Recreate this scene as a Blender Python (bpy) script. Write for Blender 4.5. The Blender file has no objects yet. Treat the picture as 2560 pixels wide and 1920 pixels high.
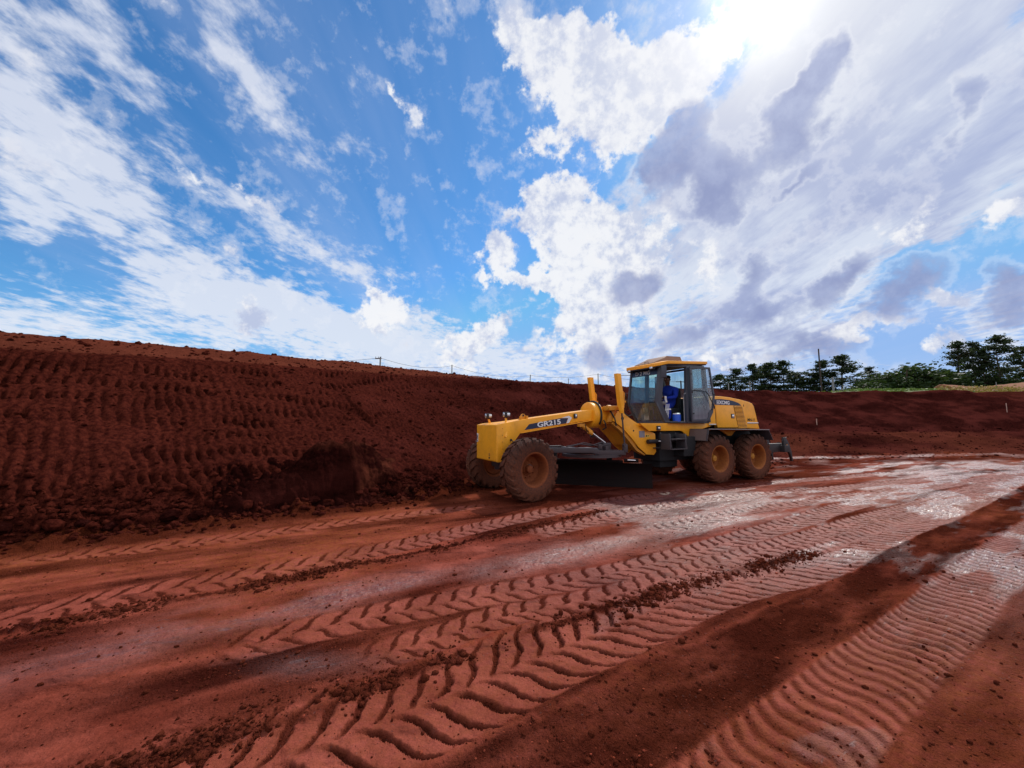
import bpy, bmesh, math, random
import numpy as np
from mathutils import Vector, Matrix

# ------------------------------------------------------------------ camera
SC = bpy.context.scene
COL = SC.collection
CAM_H = 1.65
PITCH = math.atan(0.1)
cam_d = bpy.data.cameras.new('camera')
cam = bpy.data.objects.new('camera', cam_d)
COL.objects.link(cam)
cam.location = (0, 0, CAM_H)
cam.rotation_euler = (math.pi/2 + PITCH, 0, 0)
cam_d.sensor_width = 36.0
cam_d.lens = 36.0*1000/2560
cam_d.clip_start = 0.05
cam_d.clip_end = 8000
SC.camera = cam

# ------------------------------------------------------------------ light
SUN_EL = math.radians(44.6)
SUN_AZ = math.radians(34.6)          # to the right of straight ahead (+Y)
SKY_STRENGTH = 0.1
SC.view_settings.view_transform = 'Standard'
SC.view_settings.look = 'None'
SC.view_settings.exposure = 0.0
SC.view_settings.gamma = 1.0
SC.view_settings.use_curve_mapping = False
sun_dir = Vector((math.sin(SUN_AZ)*math.cos(SUN_EL), math.cos(SUN_AZ)*math.cos(SUN_EL), math.sin(SUN_EL)))
sd = bpy.data.lights.new('sun', 'SUN')
sd.energy = 3.6
sd.angle = math.radians(1.6)         # the sun stands behind thin cloud
sd.color = (1.0, 0.95, 0.88)
sun = bpy.data.objects.new('sun', sd)
COL.objects.link(sun)
sun.location = sun_dir*50
sun.rotation_euler = (-sun_dir).to_track_quat('-Z', 'Y').to_euler()


class NT:
    """small helper to write node graphs"""
    def __init__(s, tree):
        s.t = tree
        for n in list(tree.nodes): tree.nodes.remove(n)

    def n(s, typ, **kw):
        nd = s.t.nodes.new(typ)
        for k, v in kw.items(): setattr(nd, k, v)
        return nd

    def put(s, sock, v):
        if isinstance(v, bpy.types.NodeSocket): s.t.links.new(v, sock)
        elif v is not None:
            try: sock.default_value = v
            except Exception: sock.default_value = tuple(v)[:3]

    def m(s, op, a, b=None, c=None, clamp=False):
        nd = s.n('ShaderNodeMath', operation=op, use_clamp=clamp)
        s.put(nd.inputs[0], a); s.put(nd.inputs[1], b); s.put(nd.inputs[2], c)
        return nd.outputs[0]

    def vm(s, op, a, b=None, sc=None):
        nd = s.n('ShaderNodeVectorMath', operation=op)
        s.put(nd.inputs[0], a); s.put(nd.inputs[1], b)
        if sc is not None: s.put(nd.inputs['Scale'], sc)
        return nd.outputs['Value'] if op in ('DOT_PRODUCT', 'LENGTH', 'DISTANCE') else nd.outputs[0]

    def xyz(s, v):
        nd = s.n('ShaderNodeSeparateXYZ'); s.put(nd.inputs[0], v); return nd.outputs

    def comb(s, x, y, z=0.0):
        nd = s.n('ShaderNodeCombineXYZ'); s.put(nd.inputs[0], x); s.put(nd.inputs[1], y); s.put(nd.inputs[2], z)
        return nd.outputs[0]

    def noise(s, vec, scale, detail=4, rough=0.55, lac=2.0, dist=0.0, out='Fac'):
        nd = s.n('ShaderNodeTexNoise')
        s.put(nd.inputs['Vector'], vec); s.put(nd.inputs['Scale'], scale); s.put(nd.inputs['Detail'], detail)
        s.put(nd.inputs['Roughness'], rough); s.put(nd.inputs['Lacunarity'], lac); s.put(nd.inputs['Distortion'], dist)
        return nd.outputs[out]

    def mix(s, f, a, b, blend='MIX'):
        nd = s.n('ShaderNodeMix', data_type='RGBA', blend_type=blend)
        s.put(nd.inputs[0], f)
        for k, v in ((6, a), (7, b)):
            if not isinstance(v, bpy.types.NodeSocket) and len(v) == 3: v = (*v, 1)
            s.put(nd.inputs[k], v)
        return nd.outputs[2]

    def ss(s, x, lo, hi, a=0.0, b=1.0):
        nd = s.n('ShaderNodeMapRange', interpolation_type='SMOOTHSTEP')
        s.put(nd.inputs[0], x); s.put(nd.inputs[1], lo); s.put(nd.inputs[2], hi); s.put(nd.inputs[3], a); s.put(nd.inputs[4], b)
        return nd.outputs[0]

    def mapping(s, vec, loc=(0, 0, 0), rot=(0, 0, 0), sc=(1, 1, 1), typ='POINT'):
        nd = s.n('ShaderNodeMapping', vector_type=typ)
        s.put(nd.inputs[0], vec); s.put(nd.inputs[1], loc); s.put(nd.inputs[2], rot); s.put(nd.inputs[3], sc)
        return nd.outputs[0]


def azel(px, py):
    """sky direction of a point of the photograph, as azimuth and elevation"""
    cx = (px-1280)/1000; cy = (960-py)/1000
    f = math.cos(PITCH)-math.sin(PITCH)*cy; u = math.sin(PITCH)+math.cos(PITCH)*cy
    return math.atan2(cx, f), math.atan2(u, math.hypot(cx, f))


def build_sky():
    w = bpy.data.worlds.new('World')
    SC.world = w
    w.use_nodes = True
    w.cycles.sampling_method = 'MANUAL'; w.cycles.sample_map_resolution = 512
    g = NT(w.node_tree)
    dirv = g.n('ShaderNodeTexCoord').outputs['Generated']
    x, y, z = g.xyz(dirv)
    zc = g.m('MAXIMUM', z, 0.0)
    # flat cloud layer coordinates
    k = g.m('DIVIDE', 1.0, g.m('ADD', zc, 0.10))
    plane = g.comb(g.m('MULTIPLY', x, k), g.m('MULTIPLY', y, k))
    az = g.m('ARCTAN2', x, y)
    el = g.m('ARCSINE', z)
    ae = g.comb(az, el)
    sky = g.n('ShaderNodeTexSky', sky_type='NISHITA', sun_disc=False)
    sky.sun_elevation = SUN_EL; sky.sun_rotation = SUN_AZ
    sky.air_density = 1.0; sky.dust_density = 0.3; sky.ozone_density = 3.0
    base = g.mix(1.0, sky.outputs[0], (0.95, 1.26, 1.46), 'MULTIPLY')
    hs = g.n('ShaderNodeHueSaturation'); g.put(hs.inputs['Saturation'], 1.12); g.put(hs.inputs['Value'], 1.0); g.put(hs.inputs['Color'], base)
    base = g.vm('MINIMUM', hs.outputs[0], (0.30*10, 0.50*10, 0.88*10))
    # warps
    nz = g.noise(dirv, 5.0, 5, 0.6, out='Color')
    warp = g.vm('SCALE', g.vm('SUBTRACT', nz, (0.5, 0.5, 0.5)), sc=0.17)
    nz2 = g.noise(dirv, 17.0, 4, 0.6, out='Color')
    warp2 = g.vm('SCALE', g.vm('SUBTRACT', nz2, (0.5, 0.5, 0.5)), sc=0.06)
    aw = g.vm('ADD', g.vm('ADD', ae, warp), warp2)

    def blobs(lst, vec):
        acc = None
        for (px, py, rx, ry, rot, amp) in lst:
            a, e = azel(px, py)
            a1, e1 = azel(px+rx, py); sx = abs(a1-a)*1.25
            _, e2 = azel(px, py-ry); sy = abs(e2-e)*1.25
            mp = g.mapping(vec, (a, e, 0), (0, 0, math.radians(rot)), (sx, sy, 1), 'TEXTURE')
            gr = g.n('ShaderNodeTexGradient', gradient_type='SPHERICAL'); g.put(gr.inputs[0], mp)
            v = gr.outputs['Fac']
            acc = g.m('MULTIPLY', v, amp) if acc is None else g.m('MULTIPLY_ADD', v, amp, acc)
        return acc

    # thin high sheet / altocumulus, in plane coordinates stretched along the view
    pl = g.mapping(plane, (0.3, 0.1, 0), (0, 0, math.radians(-20)), (1.0, 0.66, 1))
    n1 = g.noise(pl, 2.9, 8, 0.64, dist=0.25)
    n2 = g.noise(g.mapping(plane, (3, 1, 0), (0, 0, math.radians(-12)), (1.0, 0.62, 1)), 13.0, 5, 0.62)
    sheet = blobs(SHEET, aw)
    d1 = g.m('ADD', g.m('ADD', sheet, g.m('MULTIPLY', g.m('SUBTRACT', n1, 0.5), 2.3)), g.m('MULTIPLY', g.m('SUBTRACT', n2, 0.5), 2.7))
    # out of the frame broken cloud goes on, thickened as added fill light
    cst = g.m('COSINE', az)
    d1 = g.m('ADD', d1, g.m('MULTIPLY', g.ss(cst, 0.50, 0.05), 0.95))
    d1 = g.m('ADD', d1, g.m('MULTIPLY', g.ss(z, 0.70, 0.85), 0.40))
    d1 = g.m('MULTIPLY', g.ss(d1, 0.12, 1.12), g.ss(z, -0.03, 0.0))
    # puffy white cumulus
    pn = g.noise(dirv, 13.0, 8, 0.62)
    pn2 = g.noise(dirv, 40.0, 5, 0.6)
    cum = blobs(CUMULUS, aw)
    d2r = g.m('ADD', g.m('ADD', cum, g.m('MULTIPLY', g.m('SUBTRACT', pn, 0.5), 1.7)), g.m('MULTIPLY', g.m('SUBTRACT', pn2, 0.5), 0.7))
    d2 = g.m('MULTIPLY', g.ss(d2r, 0.22, 0.50), g.ss(z, -0.03, 0.0))
    # grey violet undersides
    awd = g.vm('ADD', ae, g.vm('ADD', g.vm('SCALE', warp, sc=0.7), warp2))
    dk = blobs(DARK, awd)
    d3r = g.m('ADD', dk, g.m('ADD', g.m('MULTIPLY', g.m('SUBTRACT', pn, 0.5), 1.5), g.m('MULTIPLY', g.m('SUBTRACT', pn2, 0.5), 0.5)))
    d3 = g.ss(d3r, 0.12, 0.75)
    rim = g.m('MULTIPLY', g.ss(d3r, 0.02, 0.20), g.ss(d3r, 0.20, 0.42, 1.0, 0.0))
    # nearness to the sun
    cs = g.m('MAXIMUM', g.vm('DOT_PRODUCT', dirv, tuple(sun_dir)), 0.0)
    near = g.m('ADD', g.m('MULTIPLY', g.m('POWER', cs, 7.0), 0.30), g.m('MULTIPLY', g.m('POWER', cs, 45.0), 0.70))
    glow = g.m('POWER', cs, 420.0)
    glow2 = g.m('POWER', cs, 55.0)
    S = 1.0/SKY_STRENGTH
    low = g.ss(z, 0.0, 0.55)
    far_col = g.mix(low, (0.74*S, 0.81*S, 0.93*S), (0.68*S, 0.73*S, 0.86*S))
    sheet_tex = g.noise(pl, 1.3, 6, 0.6)
    stk = g.noise(g.mapping(plane, (2, 2, 0), (0, 0, math.radians(-35)), (1.0, 0.30, 1)), 5.0, 6, 0.62)
    greyer = g.mix(g.ss(g.m('ADD', g.m('MULTIPLY', sheet_tex, 0.6), g.m('MULTIPLY', stk, 0.4)), 0.42, 0.57), (0.38*S, 0.44*S, 0.68*S), far_col)
    # the right hand sheet is greyer low down than on the left
    rightness = g.ss(az, 0.05, 0.55)
    c_sheet = g.mix(rightness, far_col, greyer)
    c_sheet = g.mix(g.ss(cst, 0.50, -0.2), c_sheet, (1.06*S, 1.06*S, 1.08*S))  # cloud behind the camera whitened beyond the visible sheet for fill light
    c_sheet = g.mix(near, c_sheet, (0.76*S, 0.77*S, 0.82*S))
    shade = g.noise(g.vm('ADD', dirv, (0.05, 0.03, -0.02)), 8.0, 7, 0.66)
    c_cum = g.mix(g.ss(g.m('ADD', g.m('MULTIPLY', pn2, 0.4), g.m('MULTIPLY', shade, 0.6)), 0.40, 0.56), (0.50*S, 0.57*S, 0.77*S), (0.92*S, 0.93*S, 0.96*S))
    c_cum = g.mix(near, c_cum, (0.85*S, 0.85*S, 0.89*S))
    dkv = g.mix(g.ss(pn, 0.35, 0.7), (0.26*S, 0.31*S, 0.54*S), (0.40*S, 0.46*S, 0.68*S))
    # horizon milkiness
    hz = g.ss(z, 0.0, 0.16, 0.45, 0.0)
    col = g.mix(hz, base, (0.62*S, 0.76*S, 0.93*S))
    veil = g.m('MULTIPLY', g.ss(g.noise(g.mapping(plane, (1, 5, 0), (0, 0, math.radians(14)), (1.6, 0.22, 1)), 1.3, 5, 0.55), 0.42, 0.75), 0.30)
    col = g.mix(veil, col, (0.50*S, 0.60*S, 0.86*S))
    col = g.mix(g.m('MULTIPLY', d1, 0.93), col, c_sheet)
    col = g.mix(g.m('MULTIPLY', d2, 0.96), col, c_cum)
    col = g.mix(g.m('MULTIPLY', rim, 0.22), col, (0.93*S, 0.94*S, 0.98*S))
    col = g.mix(g.m('MULTIPLY', d3, 0.86), col, dkv)
    ad = g.n('ShaderNodeVectorMath', operation='MULTIPLY_ADD')
    g.put(ad.inputs[0], g.comb(glow, glow, glow)); g.put(ad.inputs[1], (0.75*S, 0.73*S, 0.66*S)); g.put(ad.inputs[2], col)
    ad2 = g.n('ShaderNodeVectorMath', operation='MULTIPLY_ADD')
    g.put(ad2.inputs[0], g.comb(glow2, glow2, glow2)); g.put(ad2.inputs[1], (0.15*S, 0.145*S, 0.13*S)); g.put(ad2.inputs[2], ad.outputs[0])
    bg = g.n('ShaderNodeBackground'); g.put(bg.inputs[0], ad2.outputs[0]); g.put(bg.inputs[1], SKY_STRENGTH)
    out = g.n('ShaderNodeOutputWorld'); g.t.links.new(bg.outputs[0], out.inputs[0])


SHEET = [(110, 340, 350, 165, -38, 1.35), (40, 480, 230, 70, -15, 0.8), (280, 130, 260, 80, -35, 0.75), (560, 120, 280, 110, -40, 0.70), (690, 270, 230, 80, -35, 0.55),
         (560, 490, 180, 60, -12, 0.35), (470, 640, 260, 90, -20, 0.75), (820, 640, 240, 70, -12, 0.85), (700, 780, 480, 80, -5, 1.0), (150, 820, 430, 75, 5, 1.2),
         (900, 850, 420, 90, -8, 1.0), (1350, 900, 420, 60, 0, 0.9), (620, 0, 420, 90, -10, 0.4), (60, 80, 200, 120, -30, 0.5), (60, 565, 130, 60, -20, 0.4),
         (2150, 250, 760, 520, 20, 2.8), (1800, 620, 420, 360, 0, 1.7), (2350, 480, 420, 260, 20, 0.9), (2480, 600, 160, 60, 25, 0.3), (1950, 820, 420, 120, 0, 0.9), (2500, 820, 150, 110, 0, 0.8),
         (1300, 40, 90, 120, 0, 0.8), (1180, 30, 130, 60, 10, 0.35), (1150, 300, 60, 220, 0, -0.5), (1060, 560, 150, 200, 0, -0.5), (2430, 650, 190, 70, 15, -1.6), (2200, 880, 230, 45, 5, -0.9), (180, 640, 150, 70, -15, -0.7)]
CUMULUS = [(1500, 190, 260, 130, -10, 1.3), (1420, 130, 160, 90, -10, 0.7), (1400, 340, 120, 60, 10, 0.75), (1750, 120, 260, 120, 20, 0.8), (1600, 290, 160, 90, 10, 0.7), (1300, 60, 90, 110, 0, 0.5),
           (1420, 520, 150, 100, 0, 0.9), (1500, 620, 190, 140, 0, 1.0), (1250, 650, 70, 70, 0, 0.85), (1340, 716, 110, 26, -4, 0.8), (1480, 740, 150, 90, 0, 0.8), (1560, 700, 140, 70, 0, 0.7),
           (1500, 830, 170, 60, 0, 0.65), (950, 775, 110, 60, 0, 0.9), (610, 795, 60, 70, 0, 0.85), (1220, 830, 90, 40, 8, 0.75), (1180, 880, 110, 40, 0, 0.7), (950, 215, 110, 50, -20, 0.6),
           (1760, 670, 50, 60, 0, 0.55), (640, 505, 90, 28, -15, 0.35), (520, 468, 80, 20, -8, 0.35), (880, 280, 90, 30, -15, 0.3), (2170, 820, 130, 30, 0, 0.8), (2400, 735, 70, 26, 0, 0.6),
           (2330, 560, 190, 90, 15, 0.35), (1850, 895, 120, 24, 0, 0.6), (2390, 850, 120, 70, 20, 0.7), (1650, 920, 300, 40, 0, 0.5), (900, 915, 300, 30, 0, 0.5), (2540, 520, 60, 60, 20, 0.5)]
DARK = [(1690, 370, 90, 90, 30, 1.0), (1640, 440, 70, 80, 30, 0.8), (1790, 460, 130, 100, 0, 1.1), (1800, 530, 70, 50, 0, 0.7), (2040, 195, 120, 60, 40, 1.1), (2120, 150, 40, 50, 0, 0.8), (1950, 270, 90, 50, 25, 0.9),
        (1970, 350, 90, 70, 10, 0.95), (2070, 300, 60, 40, 30, 0.5), (1980, 460, 90, 28, 18, 0.75), (1590, 715, 100, 42, 0, 0.95), (1560, 745, 90, 30, 0, 0.5), (1880, 700, 50, 70, 0, 0.8), (1900, 800, 110, 50, 0, 0.9),
        (2080, 740, 90, 45, 25, 0.9), (2160, 670, 90, 50, 25, 0.9), (2290, 720, 110, 55, 25, 1.0), (2230, 790, 90, 35, 0, 0.6), (2545, 730, 70, 80, 0, 1.0), (2420, 250, 60, 50, 30, 0.6), (2400, 330, 60, 50, 0, 0.5),
        (1495, 872, 50, 42, 0, 0.95), (1720, 850, 120, 48, 5, 0.75), (1980, 880, 170, 40, 0, 0.6), (2060, 850, 130, 45, 0, 0.6), (2480, 780, 90, 50, 0, 0.5), (1160, 845, 0.1, 0.1, 0, 0.0), (2200, 480, 300, 60, 12, 0.3), (2000, 610, 300, 60, 10, 0.25)]
build_sky()

GO = (-0.0557, 9.7565)        # where the grader's front axle stands
GH = math.radians(27.0)

# ------------------------------------------------------------------ noise for the terrain
def _hash(ix, iy, seed):
    h = (ix.astype(np.int64)*374761393 + iy.astype(np.int64)*668265263 + seed*1442695041) & 0xFFFFFFFF
    h = ((h ^ (h >> 13))*1274126177) & 0xFFFFFFFF
    h = (h ^ (h >> 16)) & 0xFFFFFFFF
    return h.astype(np.float64)/4294967295.0


def vnoise(x, y, seed=0):
    ix = np.floor(x); iy = np.floor(y)
    fx = x-ix; fy = y-iy
    fx = fx*fx*fx*(fx*(fx*6-15)+10); fy = fy*fy*fy*(fy*(fy*6-15)+10)
    ix = ix.astype(np.int64); iy = iy.astype(np.int64)
    a = _hash(ix, iy, seed); b = _hash(ix+1, iy, seed); c = _hash(ix, iy+1, seed); d = _hash(ix+1, iy+1, seed)
    return (a*(1-fx)+b*fx)*(1-fy)+(c*(1-fx)+d*fx)*fy      # 0..1


def fbm(x, y, seed=0, octv=4, rough=0.5):
    s = 0.0; a = 1.0; t = 0.0
    for i in range(octv):
        ca, sa = math.cos(i*0.9), math.sin(i*0.9)
        s = s+a*vnoise((x*ca-y*sa)*2**i+i*17.3, (x*sa+y*ca)*2**i-i*9.1, seed+i)
        t += a; a *= rough
    return s/t*2-1                                        # -1..1


def sst(x, lo, hi):
    t = np.clip((x-lo)/(hi-lo), 0, 1)
    return t*t*(3-2*t)


def catmull(pts, n=8):
    p = np.array(pts, float); p = np.vstack([2*p[0]-p[1], p, 2*p[-1]-p[-2]])
    out = []
    for i in range(1, len(p)-2):
        for k in range(n):
            t = k/n
            out.append(0.5*((2*p[i])+(-p[i-1]+p[i+1])*t+(2*p[i-1]-5*p[i]+4*p[i+1]-p[i+2])*t*t+(-p[i-1]+3*p[i]-3*p[i+1]+p[i+2])*t**3))
    out.append(p[-2])
    return np.array(out)


def polydist(x, y, pl):
    """signed distance (positive on the left of the line), arc length, extra columns interpolated"""
    best = np.full(x.shape, 1e18); sd_ = np.zeros(x.shape); ln = np.zeros(x.shape); ex = np.zeros(x.shape)
    acc = 0.0
    for i in range(len(pl)-1):
        ax, ay = pl[i, 0], pl[i, 1]; bx, by = pl[i+1, 0], pl[i+1, 1]
        dx, dy = bx-ax, by-ay; L = math.hypot(dx, dy)
        t = np.clip(((x-ax)*dx+(y-ay)*dy)/(L*L), 0, 1)
        px = x-ax-t*dx; py = y-ay-t*dy
        d2 = px*px+py*py
        m_ = d2 < best
        sg = np.sign(dx*py-dy*px)
        best = np.where(m_, d2, best); sd_ = np.where(m_, sg*np.sqrt(d2), sd_); ln = np.where(m_, acc+t*L, ln)
        if pl.shape[1] > 2: ex = np.where(m_, pl[i, 2]+t*(pl[i+1, 2]-pl[i, 2]), ex)
        acc += L
    return sd_, ln, ex


TOE = catmull([(-26, -16), (-17, -5.5), (-9.8, 2.6), (-6.74, 5.46), (-5.51, 6.22), (-4.6, 6.97), (-3.07, 8.29), (-1.6, 9.6), (-0.9, 11.6), (0.8, 14.0), (4.2, 17.2), (8, 20.6), (12, 23.2), (17, 24.7),
               (28, 25.1), (40, 24.5), (60, 20), (78, 8), (90, -10)], 3)
CREST = catmull([(-32, -10, 3.2), (-21, -1.5, 3.2), (-14, 4.6, 3.2), (-10.35, 8.1, 3.2), (-7.95, 10.2, 3.3), (-4.3, 15.0, 3.5), (0, 17.7, 3.6), (3.6, 22.0, 3.8), (7, 24.9, 3.9), (14.5, 28.4, 4.1), (18.7, 30.1, 4.1),
                 (28, 30.3, 4.12), (39, 30.2, 4.15), (62, 26, 4.1), (84, 12, 4.1), (98, -8, 4.1)], 3)

# wheel tracks: centre line points, half width, kind, pitch, depth
PHI = math.radians(32)
CP, SP = math.cos(PHI), math.sin(PHI)
TRACKS = [
    dict(l=[(-3.4, 0.6), (-2.35, 1.35), (-1.30, 2.06), (-0.9, 2.3), (-0.41, 2.62), (0.16, 3.02), (0.95, 3.55), (1.9, 4.18), (3.3, 4.85), (5.3, 6.15), (9, 8.4), (14, 11.6), (24, 17.5)], w=0.40, kind='chev', p=0.185, d=0.034),
    dict(l=[(-0.6, 0.85), (0.4, 1.55), (1.42, 2.22), (2.07, 2.64), (3.35, 3.42), (4.75, 4.32), (6.2, 5.2), (9.5, 7.2), (16, 11), (26, 16.5)], w=0.27, kind='snake', p=0.135, d=0.026),
    dict(l=[(-8, 1.0), (-5.6, 2.7), (-4.32, 3.56), (-3.89, 3.94), (-3.17, 4.41), (-2.27, 5.07), (-1.35, 5.83), (-0.05, 7.1), (1.4, 8.35), (3.38, 9.55), (7, 11.3), (12, 13.4), (20, 16)], w=0.27, kind='chev', p=0.22, d=0.024),
    dict(l=[(-11, 1.6), (-8, 3.7), (-6.15, 5.0), (-5.3, 5.31), (-4.21, 5.9), (-3.03, 6.75), (-2.02, 7.41), (-0.53, 8.29), (1.2, 8.95)], w=0.22, kind='chev', p=0.24, d=0.022),
    dict(l=[(-2.3, 3.03), (-1.9, 3.26), (-1.49, 3.5), (-1.04, 3.73), (-0.3, 4.05), (0.96, 4.55), (2.3, 5.33), (4.4, 6.7), (8, 9.0), (14, 12.2), (24, 16.5)], w=0.24, kind='chev', p=0.21, d=0.014),
    dict(l=[(-1.2, 2.88), (-0.5, 3.35), (-0.07, 3.65), (0.86, 4.0), (1.88, 4.6), (3.7, 5.7), (7.6, 8.0), (13, 11.0), (22, 15)], w=0.20, kind='chev', p=0.20, d=0.016),
    dict(l=[(0.2, 6.1), (1.8, 7.4), (4.2, 8.9), (8.5, 10.6), (15, 13.2), (24, 16)], w=0.26, kind='chev', p=0.22, d=0.018),
    dict(l=[(2.0, 6.3), (4.5, 7.8), (8.5, 9.7), (15, 12.4), (24, 15.5)], w=0.24, kind='chev', p=0.22, d=0.016),
    dict(l=[(9.0, 16.7), (13, 18.8), (18, 20), (26, 21)], w=0.25, kind='chev', p=0.3, d=0.03),
    dict(l=[(2.5, 0.8), (4.0, 2.0), (6.2, 3.6), (9, 5.6), (14, 8.6), (24, 13.5)], w=0.30, kind='chev', p=0.21, d=0.018),
]
WINDROWS = [
    ([(-2.6, 1.6), (-1.75, 2.15), (-1.3, 2.44), (-0.98, 2.62), (-0.76, 2.79), (-0.51, 2.96), (-0.06, 3.26), (0.48, 3.56), (1.2, 3.95), (2.32, 4.56), (3.9, 5.36)], 0.055, 0.040),
    ([(-4.3, 3.2), (-3.34, 3.82), (-2.84, 4.17), (-2.51, 4.43), (-1.81, 4.92), (-1.4, 5.18), (-0.66, 5.75), (0.33, 6.65), (1.74, 7.85)], 0.055, 0.045),
]


def rot_line(pts):
    p = catmull(pts, 6)
    a = p[:, 0]*CP+p[:, 1]*SP; b = -p[:, 0]*SP+p[:, 1]*CP
    o = np.argsort(a)
    return a[o], b[o]


def terrain(x, y, fine=True):
    """height and soil masks of the site: z, compact, loose, orange, region"""
    sdt, lt, _ = polydist(x, y, TOE)
    sdc, lc, hc = polydist(x, y, CREST)
    a = x*CP+y*SP; b = -x*SP+y*CP
    R = np.hypot(x, y)
    nearf = sst(R, 60, 30)
    # base floor: nearly flat, rising towards the far bank
    z = 0.018*fbm(x*0.5, y*0.5, 3, 3)*sst(R, 1.0, 3.0)
    right = sst(x, 4.0, 10.0)
    rise = right*np.clip((sdt+5.2)/5.2, 0, 1)**1.3*1.15
    z = z+rise
    floor_lump = sst(sdt, -4.6, -1.5)*right
    rel = fbm(x*0.9, y*0.9, 7, 4, 0.55)
    z = z+floor_lump*np.where(sdt < 0.6, 1, 0)*rel*0.28*sst(sdt, 0.6, -0.4)
    # bank
    t = np.clip(sdt/np.maximum(sdt-sdc, 1e-3), 0, 1)
    t = np.where(sdt <= 0, 0, np.where(sdc >= 0, 1, t))
    wob = 0.05*fbm(lt*0.35, t*2, 21, 3)
    tt = np.clip(t+wob*np.sin(np.pi*t), 0, 1)
    prof = tt**0.92
    prof = np.where(tt > 0.86, 0.86**0.92+(1-0.86**0.92)*np.sin(np.clip((tt-0.86)/0.14, 0, 1)*np.pi/2), prof)
    base = rise
    bank = (sdt > 0)
    hc = hc+0.24*fbm(lc*0.5, lc*0, 36, 5, 0.62)*sst(x, -2, 6)
    top = base*0+hc
    zb = base+(top-base)*prof
    z = np.where(bank, zb+0.0, z)
    upmask = sst(t, 0.02, 0.12)*sst(t, 1.0, 0.9)
    # bench above the steep face
    g = np.clip(sdc, 0, None)
    leftness = sst(x, 4.0, -8.0)
    up = (0.10+0.60*leftness)*sst(g, 0.0, 3.0)+0.05*leftness*sst(g, 2.6, 3.3)*fbm(x*2.1, y*2.1, 31, 3)
    ridge = np.exp(-((g-3.0)/0.7)**2)*(0.10*leftness*fbm(lc*0.9, g*0.3, 33, 4)+0.04)
    z = np.where(sdc > 0, hc+up+ridge+0.03*fbm(x*1.2, y*1.2, 35, 3), z)
    # dozer cleat grooves running up the face
    sl = sdt*1.25
    l0 = lt
    ll = x*math.cos(math.radians(40))+y*math.sin(math.radians(40))
    lt = ll+0.0*l0
    warp_ = 0.22*fbm(lt*0.30, sl*0.55, 41, 3)+0.06*fbm(lt*1.6, sl*1.6, 42, 2)
    tier = sl/0.62+0.35*fbm(lt*0.5, sl*0.2, 48, 2); ti = np.floor(tier); tf = tier-ti
    brk = 0.30*_hash(ti.astype(np.int64), ti.astype(np.int64)*7, 49)
    tmask = (0.25+0.75*np.sin(np.pi*tf)**0.8)
    ph = (lt+warp_+0.10*sl)/0.185+brk
    gro = (0.5-0.5*np.cos(2*np.pi*ph))**1.6
    patch = sst(fbm(lt*0.35, sl*0.6, 43, 3), -0.25, 0.35)
    pit = sst(fbm(lt*1.9+5, sl*1.1, 44, 2), 0.1, 0.65)
    la = sst(x, -2.2, -5.2)
    gl = (-0.070*gro*tmask*(0.15+0.85*patch)-0.17*gro**2*sst(tf, 0.45, 0.75)*sst(tf, 1.0, 0.85)*sst(fbm(lt*0.8, ti*3.1, 44, 2), -0.25, 0.3))*la
    ph2 = (lt*0.75+sl*0.65+0.18*fbm(lt, sl, 45, 3))/0.24
    gr2 = (0.5-0.5*np.cos(2*np.pi*ph2))
    rr = (1-la)*sst(x, 9.0, 2.0)
    gl = gl-rr*0.06*gr2*(0.3+0.7*sst(fbm(lt*1.3, sl*0.9, 46, 3), -0.4, 0.4))
    far_r = sst(x, 4.0, 12.0)
    gl = gl-far_r*(0.34*np.abs(fbm(x*0.45, sl*0.14, 47, 4))+0.14*fbm(x*0.9, sl*0.8, 55, 4, 0.6))
    rough = 0.085*fbm(lt*2.3, sl*2.3, 51, 5, 0.66)+0.03*np.abs(fbm(lt*7, sl*7, 52, 3, 0.6))
    z = z+np.where(bank & (sdc < 0), upmask*(gl+rough), 0)
    z = z+np.where(sdc >= 0, 0.035*fbm(x*4, y*4, 53, 4, 0.6)*sst(R, 45, 25), 0)
    # rubble along the foot of the left bank
    rub = np.exp(-((sdt-0.15)/0.55)**2)*sst(x, 1.5, -1.5)
    lump = np.clip(fbm(x*3.1, y*3.1, 61, 4, 0.6)+0.12, 0, 1)
    z = z+rub*(0.10+0.30*lump)
    # --- floor detail
    fm = np.where(sdt < 0.2, 1.0, 0.0)*sst(R, 45, 25)*(1-0.8*floor_lump)
    compact = 0.30+0.30*fbm(a*0.35, b*1.3, 71, 3)
    loose = np.clip(0.38+1.1*fbm(a*0.55, b*2.6, 72, 5, 0.6), 0, 1)
    det = np.zeros_like(z)
    soft = fbm(a*0.8, b*3.2, 73, 4)
    det = det+0.014*soft+0.010*fbm(a*5, b*10, 74, 5, 0.66)
    cover = np.zeros_like(z)
    for k, T in enumerate(TRACKS):
        la_, lb_ = rot_line(T['l'])
        sel = np.nonzero((np.abs(b-np.interp(a, la_, lb_)) < T['w']*1.35+0.25) & (sdt < 0.3) & (R < 46) & (a > la_[0]) & (a < la_[-1]))[0]
        if len(sel) == 0: continue
        aa, bb, xx, yy = a[sel], b[sel], x[sel], y[sel]
        cb = np.interp(aa, la_, lb_)
        sl_ = np.gradient(lb_, la_); cs_ = 1/np.sqrt(1+np.interp(aa, la_, sl_)**2)
        q = (bb-cb)*cs_+0.012*fbm(aa*2.5, bb*2.5, 80+k, 2)
        w = T['w']
        end = sst(aa, la_[0], la_[0]+0.5)*sst(aa, la_[-1], la_[-1]-3)
        m_ = sst(np.abs(q), w+0.03, w-0.03)*end
        qa = np.abs(q)/w
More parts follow.
